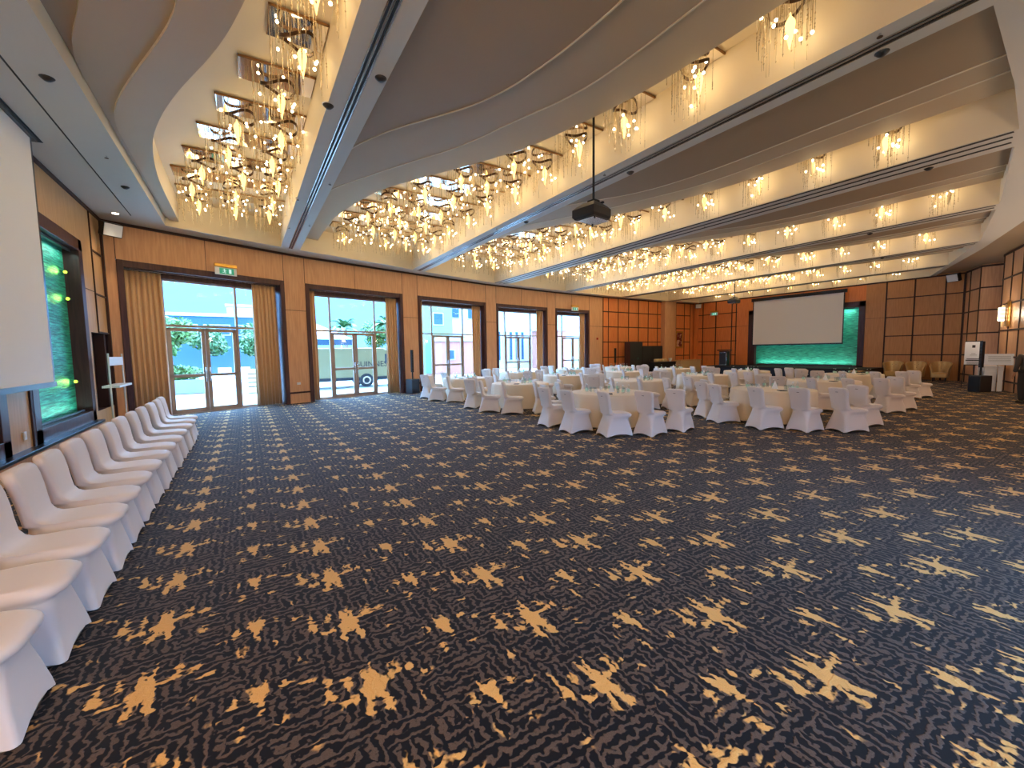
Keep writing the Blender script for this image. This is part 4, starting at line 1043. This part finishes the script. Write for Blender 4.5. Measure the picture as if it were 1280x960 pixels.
def palm(loc, h, label, seed):
    rnd_ = random.Random(seed); T = thing('palm_tree', label, 'palm', loc)
    MB().tube([(0, 0, 0), (.1, 0, h*.6), (.05, 0, h)], [.2, .15, .14], 8).build('trunk', 'trunk', T, True)
    mb = MB()
    for k in range(26):
        az = rnd_.uniform(0, 6.28); up = rnd_.uniform(.1, 1.3); Lf = rnd_.uniform(1.3, 2.0); prev = None
        for q in range(9):
            s = q/8; x = Lf*s*math.cos(up)*(1); z = Lf*s*math.sin(up)-.9*s*s*Lf*.6
            p = Vector((math.cos(az)*x, math.sin(az)*x, h+z)); wv = Vector((-math.sin(az), math.cos(az), -.5)).normalized()*(.22*math.sin(PI*(.1+.85*s)))
            if prev: mb.quad(prev[0]-prev[1], prev[0], p, p-wv); mb.quad(prev[0], prev[0]+Vector((prev[1].x, prev[1].y, -prev[1].z)), p+Vector((wv.x, wv.y, -wv.z)), p)
            prev = (p, wv)
    o = mb.build('fronds', 'leaf2', T); o['kind'] = 'stuff'
palm((6.6, 34.5, 0), 3.7, 'palm tree behind the tent seen through the second door', 3)
palm((9.6, 33.5, 0), 4.0, 'taller palm tree at the right of the second door view', 9)
hd = MB(); leafy(hd, (0, 0, .95), (1.6, .35, .42), 1500, random.Random(8), .1)
T = thing('planter_hedge', 'clipped hedge in a grey planter outside the left leaf of the first door', 'hedge', (-3.2, 25, 0)); o = hd.build('hedge', 'leaf', T); o['kind'] = 'stuff'
MB().box((0, 0, .33), (3.2, .7, .66)).build('planter', 'stone', T, bevel=.02)
def lounger(loc, rz, label):
    T = thing('lounge_chair', label, 'chair', loc, rz, 'white garden chairs on the terrace')
    MB().box((0, 0, .42), (.6, .6, .1)).build('seat', 'white', T, bevel=.02); MB().box((0, .28, .82), (.56, .08, .7), 0, -.15).build('backrest', 'white', T, bevel=.02)
    for x in (-.25, .25):
        for y in (-.25, .25): MB().box((x, y, .19), (.05, .05, .38)).build('leg', 'white', T)
lounger((-.9, 25.2, 0), .1, 'white garden chair on the terrace, left of the pair'); lounger((-.15, 25.4, 0), -.1, 'white garden chair on the terrace, right of the pair')
T = thing('terrace_table', 'white terrace table in front of the garden chairs', 'table', (-.9, 23.6, 0)); MB().box((0, 0, .72), (1.1, .7, .05)).build('tabletop', 'white', T, bevel=.01)
for x in (-.5, .5):
    for y in (-.3, .3): MB().box((x, y, .35), (.05, .05, .7)).build('leg', 'brick', T)
T = thing('louvre_box', 'tan slatted box at the right of the first door view', 'box', (.25, 23.3, 0)); MB().box((0, 0, .55), (.5, .5, 1.1)).build('carcass', 'sand', T, bevel=.01)
for q in range(4): MB().box((0, -.26, .3+.2*q), (.42, .02, .03)).build('slat', 'ink', T)
T = thing('patio_tent', 'pale patio tent roof behind the van', 'tent', (3.6, 29.2, 0))
MB().loft([[(-2.2, -2, 2.65), (2.2, -2, 2.65), (2.2, 2, 2.65), (-2.2, 2, 2.65)], [(-.1, -.1, 3.8), (.1, -.1, 3.8), (.1, .1, 3.8), (-.1, .1, 3.8)]]).build('canopy', 'render', T)
MB().box((0, -2, 2.5), (4.4, .05, .36)).build('valance', 'blue_glass', T)
for x in (-2.1, 2.1):
    for y in (-1.9, 1.9): MB().tube([(x, y, 0), (x, y, 2.65)], .05, 8).build('pole', 'white', T)
def wheel(T, x, y, r=.36):
    wv = MB().lathe([(r*.6, -.11), (r*.95, -.11), (r, -.07), (r, .07), (r*.95, .11), (r*.6, .11)], 24).build('wheel', 'tyre', T, True, (x, y, r)); wv.rotation_euler = (PI/2, 0, 0)
    MB().lathe([(.001, .1), (r*.6, .115), (r*.6, -.11), (.001, -.11)], 16).build('hub', 'alu', wv, True)
T = thing('delivery_van', 'cream delivery van with dark lettering parked outside the second door', 'van', (5.0, 23.9, 0), .02)
MB().loft([[(x, -.95, z) for x, z in pr_] if False else [(x, yy, z) for x, z in ((-3.4, .5), (2.3, .5), (2.45, 1.0), (2.3, 1.15), (1.6, 1.95), (1.3, 2.08), (-3.4, 2.08))] for yy in (-.93, .93)]).build('body', 'van', T, bevel=.05)
MB().box((1.72, -.94, 1.5), (.6, .02, .5), 0).build('side_window', 'blue_glass', T); MB().box((-.4, -.94, .45), (5.4, .04, .16)).build('sill', 'tyre', T)
for x in (-2.6, .4): wheel(T, x, -.86); wheel(T, x, .86)
tx_ = bpy.data.curves.new('lettering', 'FONT'); tx_.body = 'GUINNESS'; tx_.size = .42; tx_.extrude = .004; tx_.align_x = 'CENTER'; tx_.materials.append(M['ink'])
to = bpy.data.objects.new('lettering', tx_); C.objects.link(to); to.parent = T; pass
bpy.context.view_layer.update()
lm = bpy.data.meshes.new_from_object(to.evaluated_get(bpy.context.evaluated_depsgraph_get())); bpy.data.objects.remove(to)
to = child('lettering', lm, T, (.75, -.945, 1.08)); to.rotation_euler = (PI/2, 0, 0)
if not lm.materials: lm.materials.append(M['ink'])
T = thing('parked_car', 'small white car parked behind the van', 'car', (8.6, 29.6, 0), .1)
MB().loft([[(x, yy*(1 if z < .9 else .85), z) for x, z in ((-1.9, .35), (1.9, .35), (2.0, .7), (1.3, .92), (.6, 1.42), (-.9, 1.45), (-1.6, .95), (-1.95, .8))] for yy in (-.85, .85)]).build('body', 'white', T, bevel=.06)
MB().box((-.1, -.8, 1.18), (1.3, .06, .34)).build('side_window', 'tyre', T)
for x in (-1.2, 1.25): wheel(T, x, -.8, .3); wheel(T, x, .8, .3)

# ------------------------------------------------------------------ light and camera
W = bpy.data.worlds.new('sky'); sc.world = W; W.use_nodes = True
nt = W.node_tree; bg = nt.nodes['Background']
tc = nt.nodes.new('ShaderNodeTexCoord'); sp = nt.nodes.new('ShaderNodeSeparateXYZ'); mr = nt.nodes.new('ShaderNodeMapRange'); mx = nt.nodes.new('ShaderNodeMix'); mx.data_type = 'RGBA'
nt.links.new(tc.outputs['Generated'], sp.inputs[0]); nt.links.new(sp.outputs[2], mr.inputs[0]); mr.inputs[1].default_value = 0; mr.inputs[2].default_value = .7
mr.inputs[1].default_value = .145; mr.inputs[2].default_value = .25; mr.interpolation_type = 'SMOOTHSTEP'
nt.links.new(mr.outputs[0], mx.inputs[0]); mx.inputs[6].default_value = (.50, 2.1, 5.4, 1); mx.inputs[7].default_value = (8, 16, 30, 1)
nt.links.new(mx.outputs[2], bg.inputs[0]); bg.inputs[1].default_value = 1.0
sl = bpy.data.lights.new('sun', 'SUN'); sl.energy = 5.0; sl.color = (1, .95, .86); sl.angle = .01
so = bpy.data.objects.new('sun', sl); C.objects.link(so); so.rotation_euler = Vector((-.42, -.75, -1.35)).to_track_quat('-Z', 'Y').to_euler()
for i in range(5):                                           # daylight portals in the door openings
    a, d, L, rz = frame_of(i)
    al = bpy.data.lights.new('daylight_portal', 'AREA'); al.shape = 'RECTANGLE'; al.size = L-.3; al.size_y = 4.0; al.cycles.is_portal = True
    n = Vector((-d.y, d.x)); c = a+d*L/2+n*.6
    lo = bpy.data.objects.new('daylight_portal', al); C.objects.link(lo); lo.location = (c.x, c.y, 2.05); lo.rotation_euler = Vector((-n.x, -n.y, 0)).to_track_quat('-Z', 'Z').to_euler()

al = bpy.data.lights.new('daylight_portal', 'AREA'); al.shape = 'RECTANGLE'; al.size = LN; al.size_y = NWH; al.cycles.is_portal = True
lo = bpy.data.objects.new('daylight_portal', al); C.objects.link(lo); n = Vector((-d_.y, d_.x)).normalized(); c = (Vector(NW0)+Vector(NW1))/2+n*.2
lo.location = (c.x, c.y, NWH/2); lo.rotation_euler = Vector((-n.x, -n.y, 0)).to_track_quat('-Z', 'Z').to_euler()
yaw, pitch, roll = .5690, .0777, -.0141
F = 518.17
fw = Vector((math.sin(yaw)*math.cos(pitch), math.cos(yaw)*math.cos(pitch), -math.sin(pitch)))
r0 = Vector((math.cos(yaw), -math.sin(yaw), 0)); u0 = r0.cross(fw)
rt_ = r0*math.cos(roll)+u0*math.sin(roll); up = u0*math.cos(roll)-r0*math.sin(roll)
cam = bpy.data.cameras.new('camera'); co = bpy.data.objects.new('camera', cam); C.objects.link(co)
cam.sensor_fit = 'HORIZONTAL'; cam.sensor_width = 36; cam.lens = F/1280*36; cam.clip_start = .05; cam.clip_end = 300
co.matrix_world = Matrix(((rt_.x, up.x, -fw.x, 0), (rt_.y, up.y, -fw.y, 0), (rt_.z, up.z, -fw.z, 1.77), (0, 0, 0, 1)))
sc.camera = co
vs = sc.view_settings; vs.view_transform = 'Standard'; vs.look = 'None'; vs.exposure = .25; vs.gamma = 1.; vs.use_curve_mapping = False
sc.cycles.use_denoising = True; sc.cycles.max_bounces = 8; sc.cycles.diffuse_bounces = 4; sc.cycles.transparent_max_bounces = 16; sc.cycles.sample_clamp_indirect = 6
